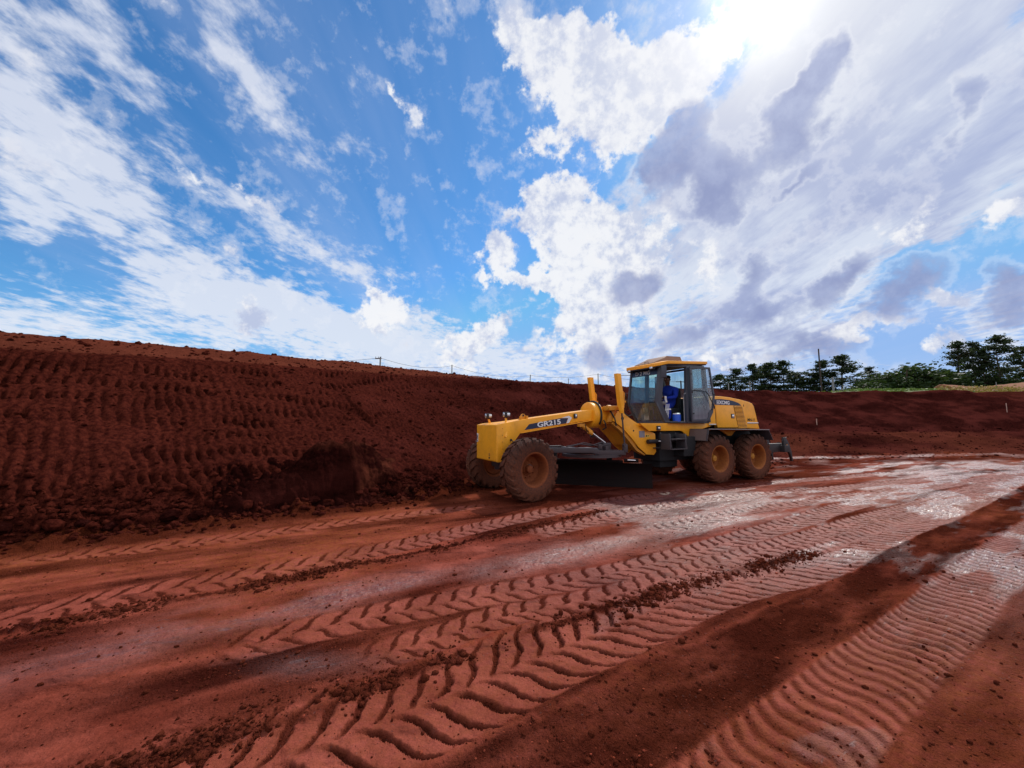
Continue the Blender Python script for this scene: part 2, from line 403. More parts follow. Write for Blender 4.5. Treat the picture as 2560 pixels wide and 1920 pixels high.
        if T['kind'] == 'chev':
            off = np.where(q > 0, 0.5, 0.0)
            bend = (qa**1.25)*0.95+0.10*np.sin(qa*6)
            ph = aa/T['p']/cs_+off-bend*(T['w']/T['p'])*0.8
        else:
            ph = aa/T['p']/cs_+0.75*np.sin(q/w*2.4)-q/w*1.3
        ph = ph+0.16*fbm(aa*4, bb*4, 90+k, 3)+0.07*fbm(aa*22, bb*22, 97+k, 2)+0.5*fbm(aa*0.7, bb*0.7, 95+k, 2)
        fr = ph-np.floor(ph)
        wear = 0.08+0.92*sst(fbm(aa*0.9+k*7, bb*1.8, 100+k, 4), -0.42, 0.18)
        wear = wear*(1-0.55*sst(xx, -0.6, -2.0)*(k == 0))
        if T['kind'] == 'chev':
            centre_gap = 0.35+0.65*sst(qa, 0.02, 0.16)
            groove = sst(fr, 0.0, 0.06)*sst(fr, 0.36, 0.20)*centre_gap
            saw = (1-fr)*0.35
        else:
            groove = (0.5-0.5*np.cos(2*np.pi*fr))**1.2*0.75
            saw = (1-fr)*0.2
        rag = 0.010*fbm(aa*11, bb*11, 113+k, 3)
        dd = rag-T['d']*(groove*wear+0.25)+T['d']*saw*0.6*wear
        rim_ = np.exp(-((np.abs(q)-w-0.03)/0.035)**2)*end*0.35*T['d']*(1+1.2*fbm(aa*5, bb*5, 110+k, 3))
        det[sel] = det[sel]*(1-0.75*m_)+dd*m_+rim_
        compact[sel] = compact[sel]*(1-m_)+m_*(0.95-0.55*groove)
        loose[sel] = loose[sel]*(1-m_)+m_*groove*0.75
        cover[sel] = np.maximum(cover[sel], m_)
    for (pts, w, h) in WINDROWS:
        la_, lb_ = rot_line(pts)
        q = b-np.interp(a, la_, lb_)+0.06*fbm(a*3, b*0, 120, 4)
        w = w*(1.0+0.8*fbm(a*2.2, a*0, 122, 3))
        end = sst(a, la_[0], la_[0]+0.4)*sst(a, la_[-1], la_[-1]-0.6)
        m_ = np.exp(-(q/w)**2)*end
        m_ = m_*sst(fbm(a*1.3, b*0.5, 123, 3), -0.7, 0.1)
        det = det+m_*h*(0.35+1.1*fbm(a*16, b*16, 121, 3, 0.6))
        compact = compact*(1-m_); loose = np.maximum(loose, m_*1.0)
    # smeared, scale-like polish between the left tracks
    qs = b-np.interp(a, *rot_line([(-5, 1.9), (-3.2, 2.87), (-2.66, 3.55), (-2.16, 3.85), (-0.4, 4.6), (1.5, 5.9), (4, 7.3)]))
    sm = np.exp(-(qs/0.42)**2)*(1-cover)*sst(fbm(a*0.8, b*2, 131, 3), -0.5, 0.3)
    sc_ = fbm(a*9+2*fbm(a*2, b*4, 132, 2), b*26, 133, 3, 0.55)
    det = det+sm*0.016*np.abs(sc_)
    compact = np.maximum(compact, sm*0.95); loose = loose*(1-sm)
    # dark loose strip right of the wide track
    qd = b-np.interp(a, *rot_line([(-1, 1.3), (0.42, 2.2), (1.0, 2.6), (1.9, 3.12), (3.12, 3.93), (4.5, 4.85), (6.0, 5.8), (10, 8.2)]))
    qd = qd+0.10*fbm(a*1.6, b*1.6, 142, 5, 0.6)
    ds_ = sst(np.abs(qd), 0.40, 0.27)*(1-cover)
    det = det+ds_*(0.030*fbm(a*5, b*5, 141, 5, 0.66)-0.010)
    loose = np.maximum(loose*(1-ds_), ds_*np.clip(0.85+0.9*fbm(a*1.1, b*3.5, 143, 4, 0.6), 0.25, 1)); compact = compact*(1-ds_)
    det = det+0.006*fbm(x*18, y*18, 151, 4, 0.66)*(1-0.5*cover)
    z = z+det*fm
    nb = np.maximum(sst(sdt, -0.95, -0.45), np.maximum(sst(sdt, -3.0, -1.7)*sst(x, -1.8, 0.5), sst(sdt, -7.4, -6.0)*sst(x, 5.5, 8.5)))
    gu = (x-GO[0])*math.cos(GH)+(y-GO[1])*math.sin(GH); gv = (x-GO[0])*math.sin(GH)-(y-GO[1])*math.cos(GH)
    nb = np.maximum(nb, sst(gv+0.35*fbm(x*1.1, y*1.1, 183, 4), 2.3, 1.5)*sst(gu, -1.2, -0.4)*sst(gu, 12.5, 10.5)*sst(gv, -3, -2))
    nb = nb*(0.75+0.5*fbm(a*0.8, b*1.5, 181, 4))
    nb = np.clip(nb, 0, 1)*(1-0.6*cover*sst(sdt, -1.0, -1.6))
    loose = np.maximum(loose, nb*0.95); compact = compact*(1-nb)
    loose = np.where(sdt > -0.1, 0.55+0.5*fbm(lt*1.3, sl*1.3, 161, 4), loose)
    loose = loose+rub*0.6
    compact = np.where(sdt > 0.0, 0.05, compact)*np.where(floor_lump > 0.3, 0.4, 1)
    orange = np.clip(0.5+0.9*fbm(x*0.35+3, y*0.35, 171, 3), 0, 1)
    orange = np.where(sdt > 0, sst(sdc, -0.25, 0.35)*(0.35+0.65*sst(x, 3, -6)), orange*0.85)
    compact = np.clip(compact, 0, 1); loose = np.clip(loose, 0, 1)
    region = np.where(((sdt < 0.0) & (x < 6)) | (sdt < -4.2-0.5*fbm(x*0.7, y*0.7, 193, 3)), 0, np.where(sdc < 3.4*leftness+0.6, 1, 2))
    wn = fbm(a*0.45, b*1.7, 191, 5, 0.62)
    zone = sst(R, 4.2, 7.5)*sst(x, -0.5, 3.0)*sst(b, -3.6, -1.6)
    wetm = np.clip(sst(wn+0.25*(zone-0.5), -0.02, 0.30)*zone, 0, 1)
    qp = np.maximum(np.exp(-((x+1.45)/0.45)**2-((y-2.95)/0.16)**2), sm*0.85)
    qp = qp
    qp = np.maximum(qp, 0.5*np.exp(-((b+0.45)/0.16)**2)*sst(fbm(a*1.1, b*2, 192, 3), -0.1, 0.3)*sst(R, 7, 4)*sst(x, 0.3, 1.2))
    nearw = cover*sst(R, 7, 5)*sst(x, -0.2, 1.0)*sst(fbm(a*1.5, b*3.0, 194, 4, 0.6), 0.08, 0.35)
    wetm = np.maximum(np.maximum(wetm, qp), 0.38*nearw)*np.where(sdt < -0.8, 1.0, 0.0)*(1-0.9*nb)
    wetm = np.maximum(wetm, 0.42*sst(R, 2.6, 6.0)*sst(x, -3.0, 1.0)*compact*np.where(sdt < -0.8, 1.0, 0.0)*(1-nb))
    wetm = wetm*(1-0.8*np.clip(loose-0.2, 0, 1))
    return z, compact, loose, orange, region, wetm


def ground_z(x, y):
    return float(terrain(np.array([float(x)]), np.array([float(y)]))[0][0])


def mesh_np(name, co, quads=None, tris=None, smooth=True):
    me = bpy.data.meshes.new(name)
    nq = 0 if quads is None else len(quads); nt = 0 if tris is None else len(tris)
    me.vertices.add(len(co)); me.vertices.foreach_set('co', np.asarray(co, np.float32).ravel())
    idx = []; st = []; n = 0
    if nq: idx.append(np.asarray(quads).ravel()); st.append(np.arange(nq)*4)
    if nt: idx.append(np.asarray(tris).ravel()); st.append(nq*4+np.arange(nt)*3)
    idx = np.concatenate(idx).astype(np.int32); st = np.concatenate(st).astype(np.int32)
    me.loops.add(len(idx)); me.loops.foreach_set('vertex_index', idx)
    me.polygons.add(nq+nt); me.polygons.foreach_set('loop_start', st)
    if smooth: me.polygons.foreach_set('use_smooth', np.ones(nq+nt, bool))
    me.update(calc_edges=True)
    return me


def link(name, me, parent=None, mat=None):
    o = bpy.data.objects.new(name, me); COL.objects.link(o)
    if mat is not None and me is not None and not me.materials:
        me.materials.append(mat)
    if parent is not None: o.parent = parent
    return o


def new_mat(name):
    m_ = bpy.data.materials.new(name); m_.use_nodes = True
    return m_, NT(m_.node_tree)


def finish(g, color, rough=0.6, metal=0.0, normal=None, spec=None, **kw):
    b = g.n('ShaderNodeBsdfPrincipled')
    if not isinstance(color, bpy.types.NodeSocket) and len(color) == 3: color = (*color, 1)
    g.put(b.inputs['Base Color'], color); g.put(b.inputs['Roughness'], rough); g.put(b.inputs['Metallic'], metal)
    if normal is not None: g.put(b.inputs['Normal'], normal)
    if spec is not None: g.put(b.inputs['Specular IOR Level'], spec)
    for k, v in kw.items(): g.put(b.inputs[k], v)
    o = g.n('ShaderNodeOutputMaterial'); g.t.links.new(b.outputs[0], o.inputs[0])
    return b


def bump(g, h, strength=0.5, dist=0.01, normal=None):
    nd = g.n('ShaderNodeBump'); g.put(nd.inputs['Height'], h); g.put(nd.inputs['Strength'], strength); g.put(nd.inputs['Distance'], dist)
    if normal is not None: g.put(nd.inputs['Normal'], normal)
    return nd.outputs[0]


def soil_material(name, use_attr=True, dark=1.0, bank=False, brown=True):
    m_, g = new_mat(name)
    pos = g.n('ShaderNodeNewGeometry').outputs['Position']
    if use_attr:
        at = g.n('ShaderNodeAttribute', attribute_name='soil')
        cmp_, loo, org = g.xyz(at.outputs['Color']); wa = at.outputs['Alpha']
    else:
        cmp_, loo, org, wa = 0.05, 0.7, 0.4, 0.0
    n1 = g.noise(pos, 1.7, 5, 0.6)
    al = g.mapping(pos, rot=(0, 0, math.radians(-32)), sc=(0.45, 1.5, 1))
    n2 = g.noise(pos, 14.0, 5, 0.6)
    n3 = g.noise(pos, 90.0, 4, 0.65)
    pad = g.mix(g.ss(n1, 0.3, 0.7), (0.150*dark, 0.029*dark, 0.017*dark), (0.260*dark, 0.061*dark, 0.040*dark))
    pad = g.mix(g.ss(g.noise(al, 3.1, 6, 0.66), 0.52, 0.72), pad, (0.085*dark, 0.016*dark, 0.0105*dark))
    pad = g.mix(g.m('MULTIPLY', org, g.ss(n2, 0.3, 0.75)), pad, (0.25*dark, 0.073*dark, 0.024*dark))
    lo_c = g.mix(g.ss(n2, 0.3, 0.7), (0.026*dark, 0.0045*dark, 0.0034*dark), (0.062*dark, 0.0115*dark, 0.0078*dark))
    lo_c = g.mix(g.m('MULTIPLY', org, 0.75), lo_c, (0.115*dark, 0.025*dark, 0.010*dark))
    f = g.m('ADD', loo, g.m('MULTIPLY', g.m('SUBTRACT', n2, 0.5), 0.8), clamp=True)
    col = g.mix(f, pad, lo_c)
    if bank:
        # bank subsoil: browner at the left end of the cut, purplish dark elsewhere
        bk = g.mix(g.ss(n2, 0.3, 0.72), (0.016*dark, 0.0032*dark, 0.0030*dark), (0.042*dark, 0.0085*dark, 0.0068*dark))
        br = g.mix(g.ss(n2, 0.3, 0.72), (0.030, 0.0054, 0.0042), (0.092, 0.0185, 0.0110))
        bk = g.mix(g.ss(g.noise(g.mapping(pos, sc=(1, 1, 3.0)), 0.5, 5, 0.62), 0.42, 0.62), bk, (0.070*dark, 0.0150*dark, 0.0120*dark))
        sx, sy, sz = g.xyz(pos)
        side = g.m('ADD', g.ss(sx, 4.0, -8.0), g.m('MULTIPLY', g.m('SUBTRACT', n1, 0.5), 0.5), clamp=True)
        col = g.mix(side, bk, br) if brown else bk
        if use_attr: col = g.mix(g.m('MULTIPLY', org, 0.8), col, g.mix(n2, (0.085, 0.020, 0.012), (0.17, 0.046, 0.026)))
    # pale crumbs and grit
    grit = g.ss(g.noise(pos, 160.0, 2, 0.5), 0.70, 0.78)
    col = g.mix(g.m('MULTIPLY', grit, 0.35), col, (0.40, 0.22, 0.18))
    fine = g.m('MULTIPLY_ADD', g.ss(n3, 0.25, 0.75), 0.35, 0.80)
    hs = g.n('ShaderNodeHueSaturation'); g.put(hs.inputs['Value'], fine); g.put(hs.inputs['Color'], col)
    al = g.mapping(pos, rot=(0, 0, math.radians(-32)), sc=(1, 1, 1))
    sc1 = g.noise(g.mapping(al, sc=(4.0, 17.0, 4.0)), 1.0, 5, 0.66, dist=0.6)
    sc2 = g.noise(g.mapping(al, sc=(9.0, 34.0, 9.0)), 1.0, 4, 0.6)
    wet = g.ss(g.m('ADD', g.m('MULTIPLY', wa, 0.62), g.m('MULTIPLY', g.m('SUBTRACT', g.m('ADD', g.m('MULTIPLY', sc1, 0.55), g.m('MULTIPLY', sc2, 0.45)), 0.5), 3.4)), 0.38, 0.85)
    wet = g.m('MULTIPLY', wet, g.ss(wa, 0.03, 0.12))
    spk = g.m('MULTIPLY', g.ss(g.noise(pos, 55.0, 3, 0.55), 0.655, 0.70), 0.75)
    wet = g.m('MAXIMUM', wet, g.m('MULTIPLY', spk, g.ss(g.noise(pos, 1.1, 3, 0.5), 0.38, 0.6)))
    rough = g.m('SUBTRACT', g.m('MULTIPLY_ADD', wa, -0.30, 0.88), g.m('ADD', g.m('MULTIPLY', cmp_, 0.10), g.m('MULTIPLY', wet, 0.16)))
    rough = g.m('ADD', rough, g.m('MULTIPLY', g.m('SUBTRACT', n2, 0.5), 0.25))
    spec = g.m('MAXIMUM', g.m('MULTIPLY_ADD', wet, 0.44, g.m('ADD', g.m('MULTIPLY', wa, 0.45), g.m('MULTIPLY_ADD', cmp_, 0.11, -0.06))), 0.0)
    if bank: spec = 0.0
    cr = g.noise(pos, 45.0, 6, 0.7)
    vo = g.n('ShaderNodeTexVoronoi', feature='F1'); g.put(vo.inputs['Vector'], pos); g.put(vo.inputs['Scale'], 70.0)
    hgt = g.m('ADD', g.m('MULTIPLY', cr, g.m('MULTIPLY_ADD', loo, 1.0, 0.35)), g.m('MULTIPLY', vo.outputs['Distance'], g.m('MULTIPLY', loo, -0.5)))
    hgt = g.m('ADD', hgt, g.m('MULTIPLY', g.m('MULTIPLY', sc1, 0.8), g.ss(wa, 0.0, 0.4)))
    hgt = g.m('MULTIPLY', hgt, g.m('MULTIPLY_ADD', wet, -0.65, 1.0))
    bp = bump(g, hgt, 0.85, g.m('MULTIPLY_ADD', loo, 0.03, 0.018))
    bp = bump(g, g.noise(pos, 9.0, 5, 0.62), 0.5, 0.07, bp)
    # soaked soil is darker under its sheen
    damp = g.m('MULTIPLY', g.m('MAXIMUM', wet, g.m('MULTIPLY', wa, 0.3)), 0.40)
    soaked = g.mix(damp, hs.outputs[0], (0.045, 0.0085, 0.006))
    finish(g, soaked, rough, 0.0, bp, spec)
    return m_


def build_terrain():
    # rows by distance, columns by bearing: dense where the site lies, coarse behind
    r = [0.05, 0.4, 0.8, 1.1]
    v = 1.35
    while v < 46:
        r.append(v); v += min(v*v*0.00115, v*0.0044)
    while v < 5000:
        r.append(v); v *= 1.09
    r = np.array(r)
    a1 = np.radians(np.linspace(-60, 60, 1180))
    a2 = np.radians(np.concatenate([np.linspace(60, 300, 60)[1:-1]]))
    th = np.concatenate([a1, a2])
    nr, na = len(r), len(th)
    Rg, Tg = np.meshgrid(r, th, indexing='ij')
    X = (Rg*np.sin(Tg)).ravel(); Y = (Rg*np.cos(Tg)).ravel()
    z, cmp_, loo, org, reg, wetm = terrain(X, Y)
    co = np.stack([X, Y, z], 1)
    i = np.arange(nr-1)[:, None]*na; j = np.arange(na)[None, :]; jn = (j+1) % na
    q = np.stack([i+j, i+jn, i+na+jn, i+na+j], -1).reshape(-1, 4)
    qr = reg[q[:, 0]]
    qr = np.where(np.hypot(X[q[:, 0]], Y[q[:, 0]]) > 300, 2, qr)
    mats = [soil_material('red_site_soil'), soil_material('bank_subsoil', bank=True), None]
    mats[2] = field_material()
    for k, nm in enumerate(('ground', 'embankment', 'field')):
        qk = q[qr == k]
        used = np.unique(qk)
        mp = np.full(len(co), -1); mp[used] = np.arange(len(used))
        me = mesh_np(nm, co[used], quads=mp[qk][:, ::-1] if False else mp[qk])
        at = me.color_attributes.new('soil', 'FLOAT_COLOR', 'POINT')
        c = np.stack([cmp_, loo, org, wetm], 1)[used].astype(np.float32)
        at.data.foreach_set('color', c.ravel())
        o = link(nm, me, None, mats[k])
        o['kind'] = 'structure'
        if me.polygons[len(me.polygons)//2].normal.z < 0: me.flip_normals()
    return


def field_material():
    m_, g = new_mat('field_earth_and_grass')
    pos = g.n('ShaderNodeNewGeometry').outputs['Position']
    n1 = g.noise(pos, 0.6, 5, 0.6)
    soil = g.mix(g.noise(pos, 8.0, 4, 0.6), (0.055, 0.013, 0.008), (0.13, 0.034, 0.018))
    grass = g.mix(n1, (0.06, 0.085, 0.02), (0.12, 0.11, 0.035))
    ln = g.vm('LENGTH', pos)
    px, py, pz = g.xyz(pos)
    f = g.m('MULTIPLY', g.ss(ln, 32.0, 44.0), g.ss(g.m('ADD', px, g.m('MULTIPLY', n1, 3.0)), 6.0, 14.0))
    f = g.m('MAXIMUM', f, g.ss(ln, 60.0, 90.0))
    finish(g, g.mix(f, soil, grass), 0.9, 0.0, bump(g, g.noise(pos, 7.0, 5, 0.6), 0.5, 0.1), 0.2)
    return m_


build_terrain()

# ------------------------------------------------------------------ clods, lumps, mound
rng = np.random.default_rng(5)


def tag(o, label=None, cat=None, group=None, kind=None):
    if label: o['label'] = label
    if cat: o['category'] = cat
    if group: o['group'] = group
    if kind: o['kind'] = kind
    return o


def ico():
    bm = bmesh.new(); bmesh.ops.create_icosphere(bm, subdivisions=1, radius=1.0)
    v = np.array([t.co[:] for t in bm.verts]); f = np.array([[q.index for q in p.verts] for p in bm.faces]); bm.free()
    return v, f


ICO_V, ICO_F = ico()
M_DARK = soil_material('shade_toned_soil', False, 0.55, bank=True, brown=False)  # tone darkened for the heap's shade, reused on lumps and far rubble
M_HEAP_SHADE = soil_material('shade_toned_heap_soil', True, 0.55, bank=True, brown=False)  # shade on the heap's cut face is painted in as darker soil
M_PALE = soil_material('pale_pebble_earth', False, 3.2)
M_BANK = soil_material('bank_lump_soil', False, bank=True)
M_CLOD = soil_material('crumbled_soil', False)
M_LUMP = soil_material('lump_soil', False, 1.1)


def clod_cloud(name, xs, ys, rs, mat, sink=0.25, dz=0.0):
    xs = np.asarray(xs); ys = np.asarray(ys); rs = np.asarray(rs)
    zs = terrain(xs, ys)[0]
    n = len(xs)
    ang = rng.uniform(0, 2*np.pi, n); sc_ = rng.uniform(0.6, 1.3, (n, 3)); sc_[:, 2] *= 0.75
    jit = 1+rng.uniform(-0.28, 0.28, (n, len(ICO_V), 1))
    v = ICO_V[None]*jit*sc_[:, None, :]*rs[:, None, None]
    c, s_ = np.cos(ang)[:, None], np.sin(ang)[:, None]
    x = v[..., 0]*c-v[..., 1]*s_; y = v[..., 0]*s_+v[..., 1]*c
    co = np.stack([x+xs[:, None], y+ys[:, None], v[..., 2]+(zs+rs*(0.5-sink)+dz)[:, None]], -1).reshape(-1, 3)
    f = (ICO_F[None]+(np.arange(n)*len(ICO_V))[:, None, None]).reshape(-1, 3)
    me = mesh_np(name, co, tris=f, smooth=False)
    o = link(name, me, None, mat)
    return o


def along(pts, n, spread, rexp=1.0):
    p = catmull(pts, 8)
    d = np.r_[0, np.cumsum(np.hypot(*np.diff(p[:, :2], axis=0).T))]
    # denser where it is nearer the camera
    u = rng.uniform(0, 1, n)**rexp*d[-1]
    x = np.interp(u, d, p[:, 0]); y = np.interp(u, d, p[:, 1])
    return x+rng.normal(0, spread, n), y+rng.normal(0, spread, n)


def build_clods():
    X = []; Y = []; Rr = []
    for (pts, w, h) in WINDROWS:
        x, y = along(pts, 8000, w*1.5, 1.2)
        kk = (fbm(x*1.7, y*1.7, 401, 3)+rng.uniform(-0.5, 0.5, len(x))) > -0.05; x, y = x[kk], y[kk]
        X.append(x); Y.append(y); Rr.append(np.clip(rng.lognormal(math.log(0.0062), 0.7, len(x)), 0.003, 0.034))
    o = clod_cloud('windrow_clods', np.concatenate(X), np.concatenate(Y), np.concatenate(Rr), M_CLOD)
    tag(o, 'rows of dark crumbled clods thrown up along the edges of the wheel tracks', 'clods', None, 'stuff')
    # loose crumbs scattered over the floor
    n = 16000
    r = 1.5*np.exp(rng.uniform(0, 1, n)**0.85*math.log(9/1.5)); th = np.radians(rng.uniform(-56, 56, n))
    x = r*np.sin(th); y = r*np.cos(th)
    _, cp, lo, _, rg, _ = terrain(x, y)
    keep = (rng.uniform(0, 1, n) < 0.10+0.9*lo) & (rg == 0)
    x, y = x[keep], y[keep]
    rr = np.clip(rng.lognormal(math.log(0.0040), 0.6, len(x)), 0.002, 0.020)*(0.8+0.10*np.hypot(x, y))
    o = clod_cloud('soil_crumbs', x, y, rr, M_CLOD)
    tag(o, 'fine red crumbs scattered over the open site floor', 'crumbs', None, 'stuff')
    n = 2600
    r = 1.6*np.exp(rng.uniform(0, 1, n)*math.log(8/1.6)); th = np.radians(rng.uniform(-54, 54, n))
    x = r*np.sin(th); y = r*np.cos(th)
    rg = terrain(x, y)[4]; x, y = x[rg == 0], y[rg == 0]
    rr = np.clip(rng.lognormal(math.log(0.0030), 0.5, len(x)), 0.0015, 0.011)*(0.8+0.10*np.hypot(x, y))
    o = clod_cloud('pale_pebbles', x, y, rr, M_PALE)
    tag(o, 'small pale pinkish pebbles scattered over the red site floor', 'pebbles', None, 'stuff')
    # rubble at the foot of the bank
    pts = [(-9.3, 2.9), (-6.9, 5.4), (-5.6, 6.15), (-4.7, 6.9), (-3.2, 8.1), (-1.9, 9.2), (-1.2, 10.2)]
    x, y = along(pts, 2600, 0.28)
    x = x-0.12; y = y+0.12
    rr = np.clip(rng.lognormal(math.log(0.026), 0.6, len(x)), 0.008, 0.11)
    o = clod_cloud('foot_rubble', x, y, rr, M_BANK)
    tag(o, 'dark rubble of broken soil lying along the foot of the left bank', 'rubble', None, 'stuff')
    # crumbs over the bank face
    n = 11000
    x = rng.uniform(-17, 9, n); y = rng.uniform(3, 26, n)
    a_, _, _ = polydist(x, y, TOE); b_, _, _ = polydist(x, y, CREST)
    k = (a_ > 0.1) & (b_ < 3.2)
    x, y = x[k], y[k]
    rr = np.clip(rng.lognormal(math.log(0.028), 0.5, len(x)), 0.01, 0.10)
    o = clod_cloud('bank_clods', x, y, rr, M_BANK, 0.45)
    tag(o, 'loose lumps sitting all over the face of the red bank', 'clods', None, 'stuff')
    n = 3500
    x = rng.uniform(7, 45, n); y = rng.uniform(14, 27, n)
    a_, _, _ = polydist(x, y, TOE)
    k = (a_ > -5.5) & (a_ < 0.8)
    x, y = x[k], y[k]
    rr = np.clip(rng.lognormal(math.log(0.032), 0.5, len(x)), 0.012, 0.10)
    o = clod_cloud('far_rubble', x, y, rr, M_DARK, 0.4)
    tag(o, 'rough clods heaped in front of the far bank', 'rubble', None, 'stuff')


def lump_mesh(name, r, seed, mat, sub=3, flat=0.72, rough=0.30):
    bm = bmesh.new(); bmesh.ops.create_icosphere(bm, subdivisions=sub, radius=1.0)
    v = np.array([t.co[:] for t in bm.verts])
    d = 1+rough*fbm(v[:, 0]*1.6+seed, v[:, 1]*1.6+v[:, 2]*1.3, seed, 4, 0.55)+0.12*np.floor(3*fbm(v[:, 1]*1.1, v[:, 2]*1.1+v[:, 0], seed+9, 2))/3
    v = v*d[:, None]*r; v[:, 2] *= flat
    for t, c in zip(bm.verts, v): t.co = c
    for f in bm.faces: f.smooth = False
    me = bpy.data.meshes.new(name); bm.to_mesh(me); bm.free(); me.materials.append(mat)
    return me


def build_lumps():
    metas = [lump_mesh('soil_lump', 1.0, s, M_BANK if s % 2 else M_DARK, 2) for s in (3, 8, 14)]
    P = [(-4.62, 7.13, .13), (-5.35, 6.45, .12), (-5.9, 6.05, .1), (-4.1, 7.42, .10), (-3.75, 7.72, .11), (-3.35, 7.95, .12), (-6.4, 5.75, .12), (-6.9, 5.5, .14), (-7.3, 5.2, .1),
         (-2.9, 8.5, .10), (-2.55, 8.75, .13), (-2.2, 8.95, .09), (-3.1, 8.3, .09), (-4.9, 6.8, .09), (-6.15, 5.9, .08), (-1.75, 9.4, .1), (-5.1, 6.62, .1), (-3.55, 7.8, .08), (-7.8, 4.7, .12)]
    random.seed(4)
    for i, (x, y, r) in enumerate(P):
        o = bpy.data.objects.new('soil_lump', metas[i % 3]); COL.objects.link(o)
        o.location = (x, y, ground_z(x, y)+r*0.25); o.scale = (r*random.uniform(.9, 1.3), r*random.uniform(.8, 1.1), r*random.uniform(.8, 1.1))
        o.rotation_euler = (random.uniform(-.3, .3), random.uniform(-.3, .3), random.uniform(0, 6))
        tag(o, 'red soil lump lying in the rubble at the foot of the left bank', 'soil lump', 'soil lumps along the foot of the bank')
    S = [(-0.37, 2.98, .030, 'fist-sized red stone on the windrow of the wide track, larger of the pair'),
         (-0.28, 3.05, .024, 'smaller red stone on the windrow of the wide track, right of the pair'),
         (1.28, 3.20, .026, 'pale pinkish stone at the right edge of the wide chevron track')]
    for x, y, r, lb in S:
        o = link('stone', lump_mesh('stone', r, int(r*1000), M_LUMP, 2, 0.8, 0.15))
        o.location = (x, y, ground_z(x, y)+r*0.45)
        tag(o, lb, 'stone')
    # big excavated heap standing against the bank
    nu, nw = 260, 150
    u = np.linspace(-2.2, 1.95, nu); w = np.linspace(-0.55, 1.5, nw)
    U, W = np.meshgrid(u, w, indexing='ij')
    topx = [-2.2, -1.75, -1.35, -1.0, -0.5, -0.15, 0.1, 0.35, 0.75, 1.05, 1.25, 1.5, 1.8, 1.95]
    toph = [-0.1, 0.20, 0.38, 0.44, 0.66, 0.88, 0.92, 0.86, 0.94, 0.97, 0.92, 0.58, 0.18, -0.1]
    T = np.interp(U, topx, toph)*1.1+0.14*fbm(U*3.3, W*1.6, 210, 5, 0.66)
    front = -0.12+0.10*fbm(U*1.7, U*0, 211, 3)+np.where(U > 0.42, (U-0.42)*0.30+0.10, 0)-0.08*np.exp(-((U-0.5)/0.12)**2)
    front = front+0.10*fbm(U*2.2+T*0.7, U*0+T*2.0, 214, 4, 0.6)
    face = np.clip((W-front)/(0.55+0.45*sst(U, 0.5, 1.0)), 0, 1); face = face**0.8
    back = sst(W, 1.5, 0.6)
    Z = T*face*(0.45+0.55*back)+0.05*fbm(U*4, W*4, 212, 4, 0.6)*face
    Z = Z+0.12*np.clip(fbm(U*2.2, W*2.2, 213, 3), 0, 1)*(1-face)-0.16*np.exp(-((U-0.95)/0.30)**2-((W-0.25)/0.16)**2)
    # local frame: u along the toe, w into the bank
    ang = math.radians(38); cx_, cy_ = -3.55, 8.05
    X = cx_+U*math.cos(ang)*0.92-W*math.sin(ang); Y = cy_+U*math.sin(ang)*0.92+W*math.cos(ang)
    zb = terrain(X.ravel(), Y.ravel())[0].reshape(X.shape)
    skirt = zb-0.02+0.10*np.clip(fbm(U*3, W*3, 215, 4, 0.6)+0.2, 0, 1)*sst(W, -0.55, -0.3)
    body_ = np.maximum(0.20+T+0.03*fbm(U*5, W*5, 212, 4, 0.6)-0.13*np.exp(-((U-0.95)/0.30)**2-((W-0.25)/0.16)**2), skirt)
    Zw = skirt*(1-face)+body_*face
    Zw = Zw*(1)-0.10*(1-back)*face
    Zw = Zw+face*(0.06*fbm(U*6, Zw*6+W*3, 218, 4, 0.62)+0.05*np.clip(fbm(U*3, W*4, 219, 3), 0, 1))
    edge = np.minimum.reduce([U+2.2, 1.95-U, W+0.55, 1.5-W])
    Zw = Zw-0.35*sst(edge, 0.18, 0.0)
    i = np.arange(nu-1)[:, None]*nw; j = np.arange(nw-1)[None, :]
    q = np.stack([i+j, i+nw+j, i+nw+j+1, i+j+1], -1).reshape(-1, 4)
    me = mesh_np('dirt_mound', np.stack([X, Y, Zw], -1).reshape(-1, 3), quads=q)
    at = me.color_attributes.new('soil', 'FLOAT_COLOR', 'POINT')
    lit_tone = np.clip(sst(U+0.15*fbm(Zw*4, U*4, 217, 3), 0.40, 0.75)*(0.30+1.1*fbm(U*3.5, Zw*4+W*2, 216, 4, 0.6))+0.4*sst(T*face, 0.85, 1.0), 0, 1)  # lighter right side and top painted in as if sunlit
    at.data.foreach_set('color', np.stack([0*U, 0*U+0.8, lit_tone, 0*U], -1).reshape(-1, 4).astype(np.float32).ravel())
    o = link('dirt_mound', me, None, M_HEAP_SHADE)
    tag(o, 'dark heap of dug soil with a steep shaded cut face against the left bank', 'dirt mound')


# ------------------------------------------------------------------ background on the plateau
def metal_free(name, col, rough=0.8, var=0.25, scale=3.0):
    m_, g = new_mat(name)
    pos = g.n('ShaderNodeTexCoord').outputs['Object']
    n1 = g.noise(pos, scale, 5, 0.6)
    c = g.mix(n1, tuple(v*(1-var) for v in col), tuple(min(1, v*(1+var)) for v in col))
    finish(g, c, rough, 0.0, bump(g, g.noise(pos, scale*6, 4, 0.6), 0.3, 0.02), 0.3)
    return m_


